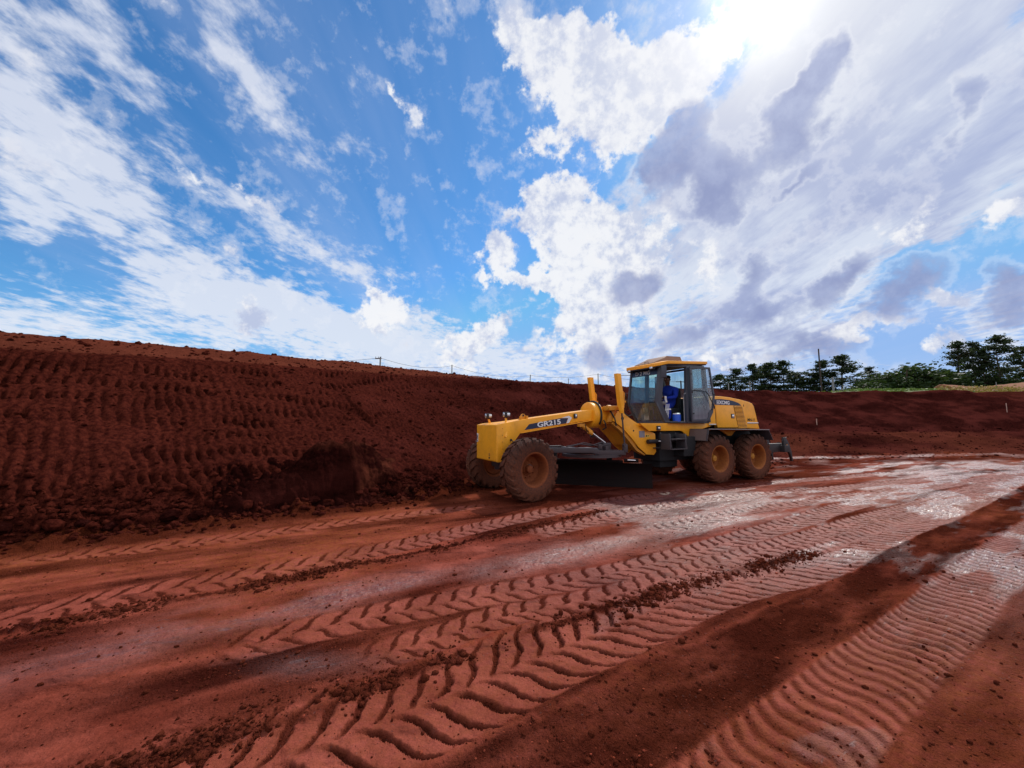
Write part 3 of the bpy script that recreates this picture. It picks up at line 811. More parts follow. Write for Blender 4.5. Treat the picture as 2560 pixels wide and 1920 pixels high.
def leaf_mat(name, c1, c2):
    m_, g = new_mat(name)
    inf = g.n('ShaderNodeNewGeometry')
    r = inf.outputs['Random Per Island']
    c = g.mix(r, c1, c2)
    b = finish(g, c, 0.6, 0.0, None, 0.2)
    tr = g.n('ShaderNodeBsdfTranslucent'); g.put(tr.inputs[0], g.mix(0.5, c, (0.10, 0.16, 0.02, 1)))
    mx = g.n('ShaderNodeMixShader'); g.put(mx.inputs[0], 0.22)
    out = [n for n in g.t.nodes if n.type == 'OUTPUT_MATERIAL'][0]
    g.t.links.new(b.outputs[0], mx.inputs[1]); g.t.links.new(tr.outputs[0], mx.inputs[2]); g.t.links.new(mx.outputs[0], out.inputs[0])
    return m_


def tube_np(p0, p1, r0, r1, n=6):
    p0 = np.array(p0, float); p1 = np.array(p1, float); d = p1-p0; d /= np.linalg.norm(d)+1e-9
    a = np.cross(d, [0, 0, 1.0]) if abs(d[2]) < 0.95 else np.cross(d, [1.0, 0, 0]); a /= np.linalg.norm(a); b = np.cross(d, a)
    t = np.arange(n)/n*2*np.pi
    ring = np.cos(t)[:, None]*a+np.sin(t)[:, None]*b
    co = np.vstack([p0+ring*r0, p1+ring*r1])
    i = np.arange(n); j = (i+1) % n
    return co, np.stack([i, j, n+j, n+i], 1)


def join_np(parts):
    co = []; fs = []; k = 0
    for c, f in parts: co.append(c); fs.append(f+k); k += len(c)
    return np.vstack(co), np.vstack(fs)


def leaf_quads(cent, size, R_):
    n = len(cent)
    d1 = R_.normal(size=(n, 3)); d1 /= np.linalg.norm(d1, axis=1)[:, None]
    d2 = np.cross(d1, R_.normal(size=(n, 3))); d2 /= np.linalg.norm(d2, axis=1)[:, None]
    d1[:, 2] *= 0.55
    s = (size*R_.uniform(0.6, 1.4, n))[:, None]
    co = np.stack([cent-d1*s, cent+d2*s*0.5, cent+d1*s, cent-d2*s*0.5], 1).reshape(-1, 3)
    f = np.arange(n*4).reshape(-1, 4)
    return co, f


def pine_proto(seed, h=9.0, spread=2.6, bare=0.25, leaves=2600, tiers=11):
    """open crowned tree: limbs in tiers carrying flat sprays of foliage with gaps between"""
    R_ = np.random.default_rng(seed)
    tr = []
    lean = R_.uniform(-0.03, 0.03, 2)
    path = [np.array([lean[0]*t*h+0.12*math.sin(t*5+seed), lean[1]*t*h, t*h]) for t in np.linspace(0, 0.97, 9)]
    for i in range(8):
        tr.append(tube_np(path[i], path[i+1], 0.17*(1-i/8.6), 0.17*(1-(i+1)/8.6), 7))
    cent = []
    for k in range(tiers):
        t = bare+(1-bare)*(k+0.5)/tiers
        L = spread*(math.sin(math.pi*min(1, (t-bare)/(1-bare)*0.80+0.24)))**0.8
        nb = R_.integers(3, 6)
        for b_ in range(nb):
            an = R_.uniform(0, 2*math.pi)
            l = L*R_.uniform(0.55, 1.15)
            z0 = t*h*0.97+R_.uniform(-.25, .25); base = np.array([lean[0]*z0+0.12*math.sin(z0/h*5+seed), lean[1]*z0, z0])
            tip = base+np.array([math.cos(an)*l, math.sin(an)*l, l*R_.uniform(0.05, 0.45)])
            tr.append(tube_np(base, tip, 0.045, 0.012, 4))
            nc = R_.integers(3, 6)
            for c in range(nc):
                f = R_.uniform(0.4, 1.05)
                cc = base+(tip-base)*f+R_.normal(size=3)*[0.22, 0.22, 0.06]
                m_ = max(4, int(leaves/(tiers*4.5*4.5)))
                rr = R_.uniform(0.28, 0.62)
                cent.append(cc+R_.normal(size=(m_, 3))*np.array([rr, rr, rr*0.36])*0.62)
    cent = np.vstack(cent)
    co, f = leaf_quads(cent, 0.15, R_)
    tco, tf = join_np(tr)
    return mesh_np('trunk', tco, quads=tf), mesh_np('crown', co, quads=f, smooth=False)


def bush_proto(seed, h=4.0, rx=2.4, leaves=5200):
    R_ = np.random.default_rng(seed)
    tr = []; cent = []
    for k in range(7):
        an = R_.uniform(0, 6.28); l = rx*R_.uniform(0.3, 0.8)
        tip = np.array([math.cos(an)*l, math.sin(an)*l, h*R_.uniform(0.5, 0.85)])
        tr.append(tube_np((0, 0, 0), tip, 0.12, 0.03, 5))
    for k in range(34):
        an = R_.uniform(0, 6.28); rr = rx*math.sqrt(R_.uniform(0, 1))*0.85
        zz = h*R_.uniform(0.12, 0.95)*math.sqrt(max(0.05, 1-(rr/rx)**2*0.75))
        c = np.array([math.cos(an)*rr, math.sin(an)*rr, zz]); s = R_.uniform(0.4, 0.85)
        cent.append(c+R_.normal(size=(leaves//34, 3))*[s*.55, s*.55, s*.42])
    cent = np.vstack(cent); cent = cent[cent[:, 2] > 0.02]
    co, f = leaf_quads(cent, 0.15, R_)
    tco, tf = join_np(tr)
    return mesh_np('trunk', tco, quads=tf), mesh_np('crown', co, quads=f, smooth=False)


def at_px(px, Yd):
    return (px-1280)/1000*Yd*1.0


def z_px(px, py, Yd):
    cy = (960-py)/1000; f = math.cos(PITCH)-math.sin(PITCH)*cy; u = math.sin(PITCH)+math.cos(PITCH)*cy
    return CAM_H+Yd*u/f, (px-1280)/1000*Yd/f


def build_background():
    bark = metal_free('bark', (0.085, 0.060, 0.045), 0.9, 0.3, 4)
    leafd = leaf_mat('dark_needles', (0.010, 0.020, 0.010), (0.032, 0.050, 0.020))
    leafb = leaf_mat('dense_leaves', (0.012, 0.028, 0.008), (0.035, 0.065, 0.018))
    H0 = 9.0
    protos = [pine_proto(s, H0, sp, ba, lv, ti) for s, sp, ba, lv, ti in ((11, 2.8, 0.06, 8200, 14), (12, 2.5, 0.12, 7600, 14), (13, 3.1, 0.04, 9000, 14), (14, 2.4, 0.40, 4800, 10))]
    bushes = [bush_proto(s) for s in (31, 32, 33)]
    for p in protos: p[0].materials.append(bark); p[1].materials.append(leafd)
    for p in bushes: p[0].materials.append(bark); p[1].materials.append(leafb)

    def tree(name, pr, px, top, Yd, label, group, rz, wide=1.0, hh=H0, cat='tree', base=4.1):
        z, x = z_px(px, top, Yd)
        sc_ = (z-base)/hh
        o = bpy.data.objects.new(name, None); COL.objects.link(o)
        o.location = (x, Yd, base); o.rotation_euler = (0, 0, rz); o.scale = (sc_*wide, sc_*wide, sc_)
        for me, nm in zip(pr, ('trunk', 'crown')):
            link(nm, me, o)
        tag(o, label, cat, group)
        return o
    G = 'dark open-crowned trees behind the far bank'
    L = [(1800, 932, 74, 0, 1.0, 'small dark tree just right of the cab, leftmost of the row behind the bank'),
         (1838, 918, 72, 1, 0.95, 'second tree from the left in the clump beside the cab'),
         (1878, 908, 70, 2, 0.80, 'dark tree with a rounded top in the middle of the clump beside the cab'),
         (1900, 914, 73, 3, 0.80, 'slim dark tree squeezed into the middle of the clump beside the cab'),
         (1923, 901, 70, 0, 0.85, 'tall dark tree, left one of the two highest in the clump beside the cab'),
         (1958, 899, 70, 2, 0.85, 'tall dark tree, right one of the two highest in the clump beside the cab'),
         (1985, 930, 69, 1, 1.15, 'low wide dark tree closing the right end of the clump beside the cab'),
         (2030, 930, 68, 2, 1.10, 'low dark tree to the left of the tall dark pole'),
         (2056, 897, 67, 1, 0.85, 'dark tree standing right behind the tall dark pole'),
         (2102, 886, 66, 2, 1.00, 'broad dark tree to the right of the tall dark pole'),
         (2172, 913, 66, 1, 0.95, 'thin feathery tree at the left end of the dense green thicket'),
         (2388, 851, 62, 3, 0.85, 'tall pine with bare lower trunk, leftmost of the high trees at the right'),
         (2427, 849, 62, 1, 0.72, 'tall slender pine, second of the high trees at the right'),
         (2452, 872, 61, 2, 0.72, 'shorter pine between the tall slender pine and the highest pine'),
         (2486, 836, 60, 3, 0.92, 'highest pine with a wide spreading top near the right edge'),
         (2556, 862, 60, 2, 0.85, 'pine cut by the right edge of the picture')]
    for i, (px, top, Yd, k, wd, lb) in enumerate(L):
        tree('pine_tree', protos[k], px, top, Yd, lb, G, i*1.7, wd*(1.35 if i < 10 else 1.0))
    GB = 'dense green bushes behind the far bank'
    B = [(2215, 930, 60, 'round dense bush at the left end of the thicket'),
         (2252, 912, 60, 'high dense bush in the left half of the thicket'),
         (2296, 908, 61, 'highest dense bush in the middle of the thicket'),
         (2338, 920, 60, 'dense bush right of the highest one in the thicket'),
         (2385, 930, 66, 'dark bush under the leftmost tall pine'),
         (2500, 932, 62, 'dark bush at the foot of the highest pine'),
         (2548, 922, 62, 'dark bush at the right edge under the cut pine'),
         (2150, 955, 57, 'low bright green bush between the far trees and the thicket')]
    for i, (px, top, Yd, lb) in enumerate(B):
        tree('bush', bushes[i % 3], px, top, Yd, lb, GB, i*2.1, 1.25 if i < 4 else 1.5, 4.0, 'bush')
    # crops growing along the far bank
    n = 16000
    R_ = np.random.default_rng(77)
    px = R_.uniform(1890, 2440, n); Yd = R_.uniform(34, 44, n)
    X = (px-1280)/1000*Yd
    hgt = np.interp(px, [1890, 1960, 2080, 2150, 2350, 2400], [0.25, 0.45, 0.50, 1.0, 1.05, 0.6])*(0.4+0.6*(Yd-34)/10)*1.2
    cent = np.stack([X, Yd, 4.1+0.1+R_.uniform(0, 1, n)*hgt], 1)
    co, f = leaf_quads(cent, 0.10, R_)
    o = link('green_crops', mesh_np('green_crops', co, quads=f, smooth=False), None, leaf_mat('crop_leaves', (0.06, 0.13, 0.02), (0.20, 0.26, 0.06)))
    tag(o, 'strip of bright green crops growing on top of the far bank', 'crops', None, 'stuff')
    n = 7000
    px = R_.uniform(2345, 2700, n); Yd = R_.uniform(33, 43, n); X = (px-1280)/1000*Yd
    cent = np.stack([X, Yd, 4.12+R_.uniform(0, 1, n)*0.75], 1)
    co, f = leaf_quads(cent, 0.09, R_)
    o = link('dry_grass', mesh_np('dry_grass', co, quads=f, smooth=False), None, leaf_mat('dry_grass_blades', (0.20, 0.14, 0.03), (0.42, 0.30, 0.07)))
    tag(o, 'strip of tall yellow dry grass on top of the bank at the right', 'grass', None, 'stuff')
    # sandy heaps behind the grass
    sand = metal_free('sandy_earth', (0.21, 0.080, 0.032), 0.95, 0.25, 2)
    for (px0, px1, py0, py1, Yd, dep, lb) in ((2340, 2440, 961, 966, 46, 3, 'small flat-topped heap of orange earth behind the yellow grass'), (2432, 2820, 972, 932, 47, 6, 'long heap of orange-brown earth rising to the right edge')):
        nu, nw = 70, 24
        u = np.linspace(0, 1, nu); w = np.linspace(-1, 1, nw); U, W = np.meshgrid(u, w, indexing='ij')
        za, xa = z_px(px0, py0, Yd); zc, xc = z_px(px1, py1, Yd)
        X = xa+(xc-xa)*U; Yy = Yd+dep*W
        prof_ = sst(U, 0, 0.12)*sst(U, 1.0, 0.93 if px1 < 2500 else 0.99)*(1-np.abs(W)**1.6)
        Z = 3.9+((za+(zc-za)*U**0.8)-3.9)*prof_+0.12*fbm(X*0.8, Yy*0.8, 300, 4)*prof_
        i = np.arange(nu-1)[:, None]*nw; j = np.arange(nw-1)[None, :]
        q = np.stack([i+j, i+nw+j, i+nw+j+1, i+j+1], -1).reshape(-1, 4)
        o = link('earth_heap', mesh_np('earth_heap', np.stack([X, Yy, Z], -1).reshape(-1, 3), quads=q), None, sand)
        tag(o, lb, 'earth heap')
    # poles and wires
    wood = metal_free('dark_pole_wood', (0.055, 0.040, 0.035), 0.9, 0.2, 6)
    conc = metal_free('pole_concrete', (0.22, 0.22, 0.23), 0.85, 0.15, 4)

    def pole(px, top, Yd, r, mat, lb, arm=0.0, lean=0.0, base=4.0, arm_off=0.0):
        z, x = z_px(px, top, Yd)
        o = bpy.data.objects.new('utility_pole', None); COL.objects.link(o); o.location = (x-lean, Yd, base)
        hh = z-base
        co, f = tube_np((0, 0, 0), (lean, 0, hh), r*1.25, r, 10)
        co2, f2 = tube_np((lean, 0, hh-0.001), (lean, 0, hh), r, 0.001, 10)
        cc, ff = join_np([(co, f), (co2, f2)])
        link('shaft', mesh_np('shaft', cc, quads=ff), o, mat)
        tops = (x, Yd, z-0.15)
        if arm:
            c1_, f1_ = tube_np((arm_off-arm, 0, hh-0.25), (arm_off+arm, 0, hh-0.25), 0.09, 0.09, 6)
            link('cross_arm', mesh_np('cross_arm', c1_, quads=f1_), o, mat)
            for sx in (-0.85, 0.0, 0.85):
                c1_, f1_ = tube_np((arm_off+arm*sx, 0, hh-0.17), (arm_off+arm*sx, 0, hh+0.05), 0.05, 0.03, 6)
                link('insulator', mesh_np('insulator', c1_, quads=f1_), o, conc)
        tag(o, lb, 'utility pole')
        return tops
    a = pole(951, 892, 58, 0.10, conc, 'grey utility pole with a small cross-arm standing on the left bank skyline', 0.45, 0, 3.6, -0.3)
    b = pole(1130, 912, 82, 0.10, conc, 'thin short utility pole on the skyline right of the grey cross-arm pole')
    c = pole(1326, 937, 110, 0.12, conc, 'distant leaning pole just above the crest left of the lift cylinders', 0, 0.6)
    d = pole(1495, 934, 120, 0.13, conc, 'distant upright pole seen between the two yellow lift cylinders')
    d2 = pole(1421, 946, 140, 0.12, conc, 'tiny distant pole left of the far lift cylinder')
    e = pole(1702, 952, 95, 0.16, wood, 'distant pole with two cross-arms seen through the open cab door', 1.1)
    pole(2046, 872, 56, 0.085, wood, 'tall dark wooden pole rising above the trees on the right')
    pole(2081, 943, 54, 0.12, conc, 'short grey post right of the tall dark pole')
    pole(1821, 958, 56, 0.07, conc, 'small grey post under the leftmost trees beside the cab')
    pole(1874, 952, 56, 0.07, conc, 'small grey post under the middle trees beside the cab')
    pole(2490, 955, 42, 0.03, conc, 'thin stake standing in the yellow grass')
    wm = metal_free('wire_metal', (0.10, 0.10, 0.11), 0.5, 0.1, 5)

    def wire(p, q, sag, r=0.022):
        pts = [np.array(p)*(1-t)+np.array(q)*t-np.array([0, 0, sag*4*t*(1-t)]) for t in np.linspace(0, 1, 17)]
        return join_np([tube_np(pts[i], pts[i+1], r, r, 4) for i in range(16)])
    zl, xl = z_px(520, 905, 50)
    ws = [wire((xl, 50, zl), a, 0.5), wire(a, b, 0.9, 0.025), wire(b, c, 1.2, 0.03), wire(c, (d[0], d[1], d[2]), 0.8, 0.035), wire(d, e, 0.8, 0.035)]
    cc, ff = join_np(ws)
    o = link('power_line', mesh_np('power_line', cc, quads=ff), None, wm)
    tag(o, 'thin sagging power line strung between the poles on the left skyline', 'power line')
    # survey stakes
    st = metal_free('stake_wood', (0.50, 0.32, 0.26), 0.8, 0.15, 20)
    for px, yt, yb, Yd, lb in ((2041, 1047, 1063, 24.9, 'thin pale survey stake at the foot of the far bank'), (2515, 1008, 1031, 26.5, 'larger pale survey stake on the far bank near the right edge')):
        z1, x1 = z_px(px, yt, Yd); z0, _ = z_px(px, yb, Yd)
        # walk outwards along the sight line until it meets the bank
        tz, tx_ = z_px(px, yb, 1.0)
        Ys = 17+np.arange(400)*0.04
        zs_ = CAM_H+Ys*(tz-CAM_H); gz_ = terrain(Ys*tx_, Ys)[0]
        hit = np.nonzero(gz_ >= zs_)[0]; Yd = float(Ys[hit[0]]) if len(hit) else Yd
        z1, x1 = z_px(px, yt, Yd); z0, _ = z_px(px, yb, Yd)
        gz = ground_z(x1, Yd)
        bm = bmesh.new(); bmesh.ops.create_cube(bm, size=1.0)
        for v in bm.verts:
            v.co.x *= 0.05; v.co.y *= 0.03; v.co.z = (v.co.z+0.5)*(z1-min(gz, z0)+0.05)
            if v.co.z < 0.1: v.co.x *= 0.4
        me = bpy.data.meshes.new('survey_stake'); bm.to_mesh(me); bm.free(); me.materials.append(st)
        o = link('survey_stake', me); o.location = (x1, Yd, min(gz, z0)-0.05); o.rotation_euler = (0, 0.02, 0.4)
        tag(o, lb, 'stake', 'survey stakes')


build_clods()
build_lumps()
build_background()

# ------------------------------------------------------------------ the grader: u runs from nose to tail, v to its left (the near side), z up


class MB:
    def __init__(s): s.v = []; s.f = []

    def add(s, vs, fs):
        k = len(s.v); s.v += [tuple(map(float, a)) for a in vs]; s.f += [tuple(i+k for i in f) for f in fs]; return s

    def box(s, u0, u1, v0, v1, z0, z1):
        return s.add([(u0, v0, z0), (u1, v0, z0), (u1, v1, z0), (u0, v1, z0), (u0, v0, z1), (u1, v0, z1), (u1, v1, z1), (u0, v1, z1)],
                     [(0, 3, 2, 1), (4, 5, 6, 7), (0, 1, 5, 4), (1, 2, 6, 5), (2, 3, 7, 6), (3, 0, 4, 7)])

    def prism(s, poly, v0, v1):
        """polygon in (u, z) extruded across from v0 to v1"""
        n = len(poly)
        vs = [(u, v0, z) for u, z in poly]+[(u, v1, z) for u, z in poly]
        fs = [tuple(range(n))[::-1], tuple(range(n, 2*n))]+[(i, (i+1) % n, n+(i+1) % n, n+i) for i in range(n)]
        return s.add(vs, fs)

    def prismz(s, poly, z0, z1):
        n = len(poly)
        vs = [(u, v, z0) for u, v in poly]+[(u, v, z1) for u, v in poly]
        fs = [tuple(range(n))[::-1], tuple(range(n, 2*n))]+[(i, (i+1) % n, n+(i+1) % n, n+i) for i in range(n)]
        return s.add(vs, fs)

    def tube(s, p0, p1, r0, r1=None, n=14, cap=True):
        r1 = r0 if r1 is None else r1
        co, f = tube_np(p0, p1, r0, r1, n)
        fs = [tuple(q) for q in f.tolist()]
        if cap: fs += [tuple(range(n)), tuple(range(2*n-1, n-1, -1))]
        return s.add(co.tolist(), fs)

    def path(s, pts, r, n=6):
        """bent rod or hose in one piece"""
        P = [Vector(p) for p in pts]; rings = []
        ref = Vector((0, 0, 1))
        for i, p in enumerate(P):
            d = (P[min(i+1, len(P)-1)]-P[max(i-1, 0)]).normalized()
            a = d.cross(ref if abs(d.dot(ref)) < 0.93 else Vector((1, 0, 0))).normalized(); b = d.cross(a)
            rings.append([tuple(p+(a*math.cos(t)+b*math.sin(t))*r) for t in [2*math.pi*k/n for k in range(n)]])
        vs = [q for R_ in rings for q in R_]; m_ = len(P)
        fs = [(i*n+k, i*n+(k+1) % n, (i+1)*n+(k+1) % n, (i+1)*n+k) for i in range(m_-1) for k in range(n)]
        fs += [tuple(range(n)), tuple(range((m_-1)*n, m_*n))]
        return s.add(vs, fs)

    def lathe(s, prof, c=(0, 0, 0), axis='v', n=48):
        """profile of (radius, offset) spun about an axis through c"""
        vs = []
        for (r, w) in prof:
            for k in range(n):
                t = 2*math.pi*k/n; a, b = r*math.cos(t), r*math.sin(t)
                if axis == 'v': vs.append((c[0]+a, c[1]+w, c[2]+b))
                elif axis == 'u': vs.append((c[0]+w, c[1]+a, c[2]+b))
                else: vs.append((c[0]+a, c[1]+b, c[2]+w))
        fs = []
        for i in range(len(prof)-1):
            for k in range(n): fs.append((i*n+k, i*n+(k+1) % n, (i+1)*n+(k+1) % n, (i+1)*n+k))
        return s.add(vs, fs)

    def loft(s, secs):
        n = len(secs[0]); vs = [p for q in secs for p in q]
        fs = [(i*n+k, i*n+(k+1) % n, (i+1)*n+(k+1) % n, (i+1)*n+k) for i in range(len(secs)-1) for k in range(n)]
        fs += [tuple(range(n))[::-1], tuple(range((len(secs)-1)*n, len(secs)*n))]
        return s.add(vs, fs)

    def mesh(s, name, mat, bevel=0.0, seg=2, smooth=True, ang=35):
        bm = bmesh.new()
        vs = [bm.verts.new((a, -b, c)) for a, b, c in s.v]
        for f in s.f:
            try: bm.faces.new([vs[i] for i in f])
            except ValueError: pass
        bmesh.ops.remove_doubles(bm, verts=bm.verts, dist=1e-5)
        bmesh.ops.recalc_face_normals(bm, faces=bm.faces)
        if bevel > 0:
            es = [e for e in bm.edges if len(e.link_faces) == 2 and e.calc_face_angle(0) > math.radians(30)]
            bmesh.ops.bevel(bm, geom=es, offset=bevel, segments=seg, profile=0.6, affect='EDGES', clamp_overlap=True)
        me = bpy.data.meshes.new(name); bm.to_mesh(me); bm.free()
        if smooth:
            me.shade_smooth(); me.set_sharp_from_angle(angle=math.radians(ang))
        if mat: me.materials.append(mat)
        return me

    def build(s, name, mat, parent=None, bevel=0.0, **kw):
        return link(name, s.mesh(name, mat, bevel, **kw), parent)


def paint(name, col, rough=0.38, dust=0.5, dustcol=(0.17, 0.060, 0.030), spec=0.4, coat=0.0, low=1.0):
    """machine paint with settled red dust, grime and small scuffs"""
    m_, g = new_mat(name)
    tc = g.n('ShaderNodeTexCoord').outputs['Object']
    geo = g.n('ShaderNodeNewGeometry')
    pos = geo.outputs['Position']; px, py, pz = g.xyz(pos)
    n1 = g.noise(pos, 3.2, 6, 0.65); n2 = g.noise(pos, 26.0, 5, 0.7); n3 = g.noise(g.mapping(pos, sc=(9, 9, 1.2)), 2.0, 4, 0.6)
    c = g.mix(g.m('MULTIPLY', g.ss(n1, 0.3, 0.75), 0.45), col, tuple(v*0.80 for v in col))
    h = g.ss(pz, 1.9, 0.4)
    d = g.m('MULTIPLY', g.m('ADD', g.m('MULTIPLY', g.ss(n1, 0.42, 0.75), 0.6), g.m('MULTIPLY', h, 0.75*low)), g.ss(n2, 0.15, 0.75))
    d = g.m('ADD', d, g.m('MULTIPLY', g.ss(n3, 0.60, 0.8), 0.25))
    d = g.m('MULTIPLY', d, dust, clamp=True)
    c = g.mix(d, c, dustcol)
    sp = g.m('MULTIPLY', g.ss(g.noise(pos, 70.0, 2, 0.5), 0.72, 0.76), 0.6*min(1, dust*1.6))
    c = g.mix(sp, c, tuple(v*0.45 for v in dustcol))
    r = g.m('ADD', rough, g.m('MULTIPLY', d, 0.4))
    finish(g, c, r, 0.0, bump(g, g.m('ADD', n2, g.m('MULTIPLY', n1, 0.6)), 0.10, 0.004), spec, **({'Coat Weight': coat} if coat else {}))
    return m_


def simple(name, col, rough=0.5, metal=0.0, spec=0.5, var=0.15):
    m_, g = new_mat(name)
    pos = g.n('ShaderNodeNewGeometry').outputs['Position']
    n1 = g.noise(pos, 12.0, 4, 0.6)
    c = g.mix(n1, tuple(v*(1-var) for v in col), tuple(min(1, v*(1+var)) for v in col))
    finish(g, c, g.m('MULTIPLY_ADD', n1, 0.15, rough-0.07), metal, None, spec)
    return m_


def glass_mat(name, tint, haze, hazecol=(0.30, 0.27, 0.30), lowdirt=0.5, z0=1.7, z1=2.4):
    m_, g = new_mat(name)
    pos = g.n('ShaderNodeNewGeometry').outputs['Position']; px, py, pz = g.xyz(pos)
    n1 = g.noise(g.mapping(pos, sc=(4, 4, 0.8)), 1.6, 6, 0.65)
    tr = g.n('ShaderNodeBsdfTransparent'); g.put(tr.inputs[0], (*tint, 1))
    gl = g.n('ShaderNodeBsdfGlossy'); g.put(gl.inputs['Roughness'], 0.03); g.put(gl.inputs[0], (0.9, 0.93, 1, 1))
    fr = g.n('ShaderNodeFresnel'); bf = g.n('ShaderNodeNewGeometry').outputs['Backfacing']; g.put(fr.inputs[0], g.m('SUBTRACT', 1.5, g.m('MULTIPLY', bf, 1.5-1/1.5)))
    mx = g.n('ShaderNodeMixShader'); g.put(mx.inputs[0], g.m('MULTIPLY', fr.outputs[0], 0.9)); g.t.links.new(tr.outputs[0], mx.inputs[1]); g.t.links.new(gl.outputs[0], mx.inputs[2])
    df = g.n('ShaderNodeBsdfDiffuse'); g.put(df.inputs[0], (*hazecol, 1))
    tl = g.n('ShaderNodeBsdfTranslucent'); g.put(tl.inputs[0], (*hazecol, 1))
    ad = g.n('ShaderNodeMixShader'); g.put(ad.inputs[0], 0.5); g.t.links.new(df.outputs[0], ad.inputs[1]); g.t.links.new(tl.outputs[0], ad.inputs[2])
    low = g.ss(pz, z1, z0)
    f = g.m('MULTIPLY', g.m('ADD', g.ss(n1, 0.3, 0.8), g.m('MULTIPLY', low, lowdirt*1.5)), haze, clamp=True)
    m2 = g.n('ShaderNodeMixShader'); g.put(m2.inputs[0], f); g.t.links.new(mx.outputs[0], m2.inputs[1]); g.t.links.new(ad.outputs[0], m2.inputs[2])
    o = g.n('ShaderNodeOutputMaterial'); g.t.links.new(m2.outputs[0], o.inputs[0])
    return m_


M = {}
M['yellow'] = paint('yellow_machine_paint', (0.95, 0.405, 0.020), 0.36, 0.32)
M['yellow_dusty'] = paint('dusty_yellow_paint', (0.66, 0.27, 0.02), 0.5, 0.75, low=1.0)
M['rim'] = paint('mud_stained_rim_paint', (0.26, 0.070, 0.018), 0.65, 0.85, (0.12, 0.032, 0.018), 0.25)
M['rimr'] = paint('stained_yellow_rim_paint', (0.34, 0.110, 0.018), 0.6, 0.8, (0.16, 0.042, 0.020), 0.3)
M['hub'] = paint('hub_paint', (0.50, 0.22, 0.025), 0.5, 0.5, (0.16, 0.05, 0.025), 0.3)
M['rubber'] = paint('dusty_tyre_rubber', (0.028, 0.022, 0.021), 0.85, 1.0, (0.125, 0.042, 0.025), 0.12, low=1.7)
M['black'] = paint('black_painted_steel', (0.018, 0.018, 0.022), 0.5, 0.35, (0.08, 0.032, 0.024), 0.4, low=0.7)
M['steel'] = paint('grey_working_steel', (0.050, 0.040, 0.048), 0.5, 0.6, (0.09, 0.034, 0.028), 0.4, low=0.5)
M['blade'] = paint('dark_blade_steel', (0.010, 0.008, 0.009), 0.8, 0.5, (0.030, 0.010, 0.008), 0.1, low=0.6)
M['fender'] = paint('black_fender_steel', (0.045, 0.044, 0.055), 0.42, 0.5, (0.13, 0.075, 0.07), 0.45, low=0.4)
M['cabframe'] = paint('blue_grey_cab_frame', (0.050, 0.055, 0.078), 0.42, 0.25, (0.12, 0.07, 0.06), 0.4, low=0.3)
M['roofb'] = paint('brown_roof_box', (0.26, 0.15, 0.10), 0.6, 0.4, (0.22, 0.10, 0.06), 0.3, low=0)
M['chrome'] = simple('chrome_rod', (0.75, 0.75, 0.78), 0.15, 1.0, 0.5, 0.05)
M['navy'] = simple('navy_decal', (0.012, 0.020, 0.060), 0.35, 0, 0.4, 0.1)
M['white'] = simple('white_decal', (0.74, 0.74, 0.77), 0.4, 0, 0.4, 0.06)
M['dark'] = simple('dark_interior', (0.020, 0.020, 0.024), 0.75, 0, 0.3, 0.3)
M['lens'] = simple('lamp_lens', (0.75, 0.75, 0.78), 0.12, 0.6, 0.6, 0.1)
M['rubberhose'] = simple('hose_rubber', (0.012, 0.012, 0.014), 0.5, 0, 0.4, 0.2)
M['glass'] = glass_mat('cab_glass', (0.80, 0.92, 0.91), 0.20, (0.22, 0.20, 0.24), 0.9)
M['doorglass'] = glass_mat('dirty_door_glass', (0.80, 0.90, 0.92), 0.50, (0.36, 0.35, 0.42), 1.0)
M['mirror'] = simple('mirror_glass', (0.30, 0.32, 0.38), 0.08, 1.0, 0.5, 0.05)
M['letters'] = simple('black_stencil', (0.030, 0.020, 0.012), 0.6, 0, 0.3, 0.2)


def txt(name, body, mat, parent, u, v, z, size, tilt=0.0, depth=0.002, off=0.012, scale_x=1.0):
    """flat lettering on the near side: runs towards the tail, reads from the machine's left"""
    c = bpy.data.curves.new(name, 'FONT'); c.body = body; c.size = size; c.extrude = depth; c.offset = off*size
    tmp = bpy.data.objects.new('t', c); COL.objects.link(tmp)
    dg = bpy.context.evaluated_depsgraph_get(); me = bpy.data.meshes.new_from_object(tmp.evaluated_get(dg))
    bpy.data.objects.remove(tmp); bpy.data.curves.remove(c)
    me.name = name; me.materials.clear(); me.materials.append(mat)
    ct, st = math.cos(tilt), math.sin(tilt)
    for q in me.vertices:
        x, y, w = q.co.x*scale_x, q.co.y, q.co.z
        q.co = (u+x*ct-y*st, -(v+w), z+x*st+y*ct)
    me.update()
    return link(name, me, parent)


def tyre_mb(front=True):
    R0, W = 0.645, 0.215
    b = MB()
    prof = [(0.365, 0.175), (0.375, 0.198), (0.42, 0.222), (0.50, 0.232), (0.56, 0.226), (0.605, 0.205), (0.632, 0.165), (0.642, 0.10), (0.645, 0.0)]
    prof = prof+[(r, -w) for r, w in prof[::-1][1:]]
    b.lathe(prof, n=72)
    N = 20; pitch = 2*math.pi/N
    for side in (1, -1):
        for k in range(N):
            t0 = pitch*(k+(0.5 if side < 0 else 0))
            secs = []
            wid = pitch*0.31
            for (w, r_lo, r_hi, da) in ((0.012, 0.63, 0.680, 0.00), (0.07, 0.63, 0.681, 0.10), (0.125, 0.62, 0.680, 0.115), (0.175, 0.61, 0.672, 0.17), (0.222, 0.575, 0.640, 0.235), (0.236, 0.55, 0.598, 0.245)):
                w_ = wid*(1.0 if w < 0.2 else 0.85)
                p = []
                for (tt, rr) in ((-w_, r_lo), (-w_*0.86, r_hi), (w_*0.86, r_hi), (w_, r_lo)):
                    a = t0+da+tt
                    p.append((rr*math.cos(a), side*w, rr*math.sin(a)))
                secs.append(p)
            b.loft(secs)
    return b


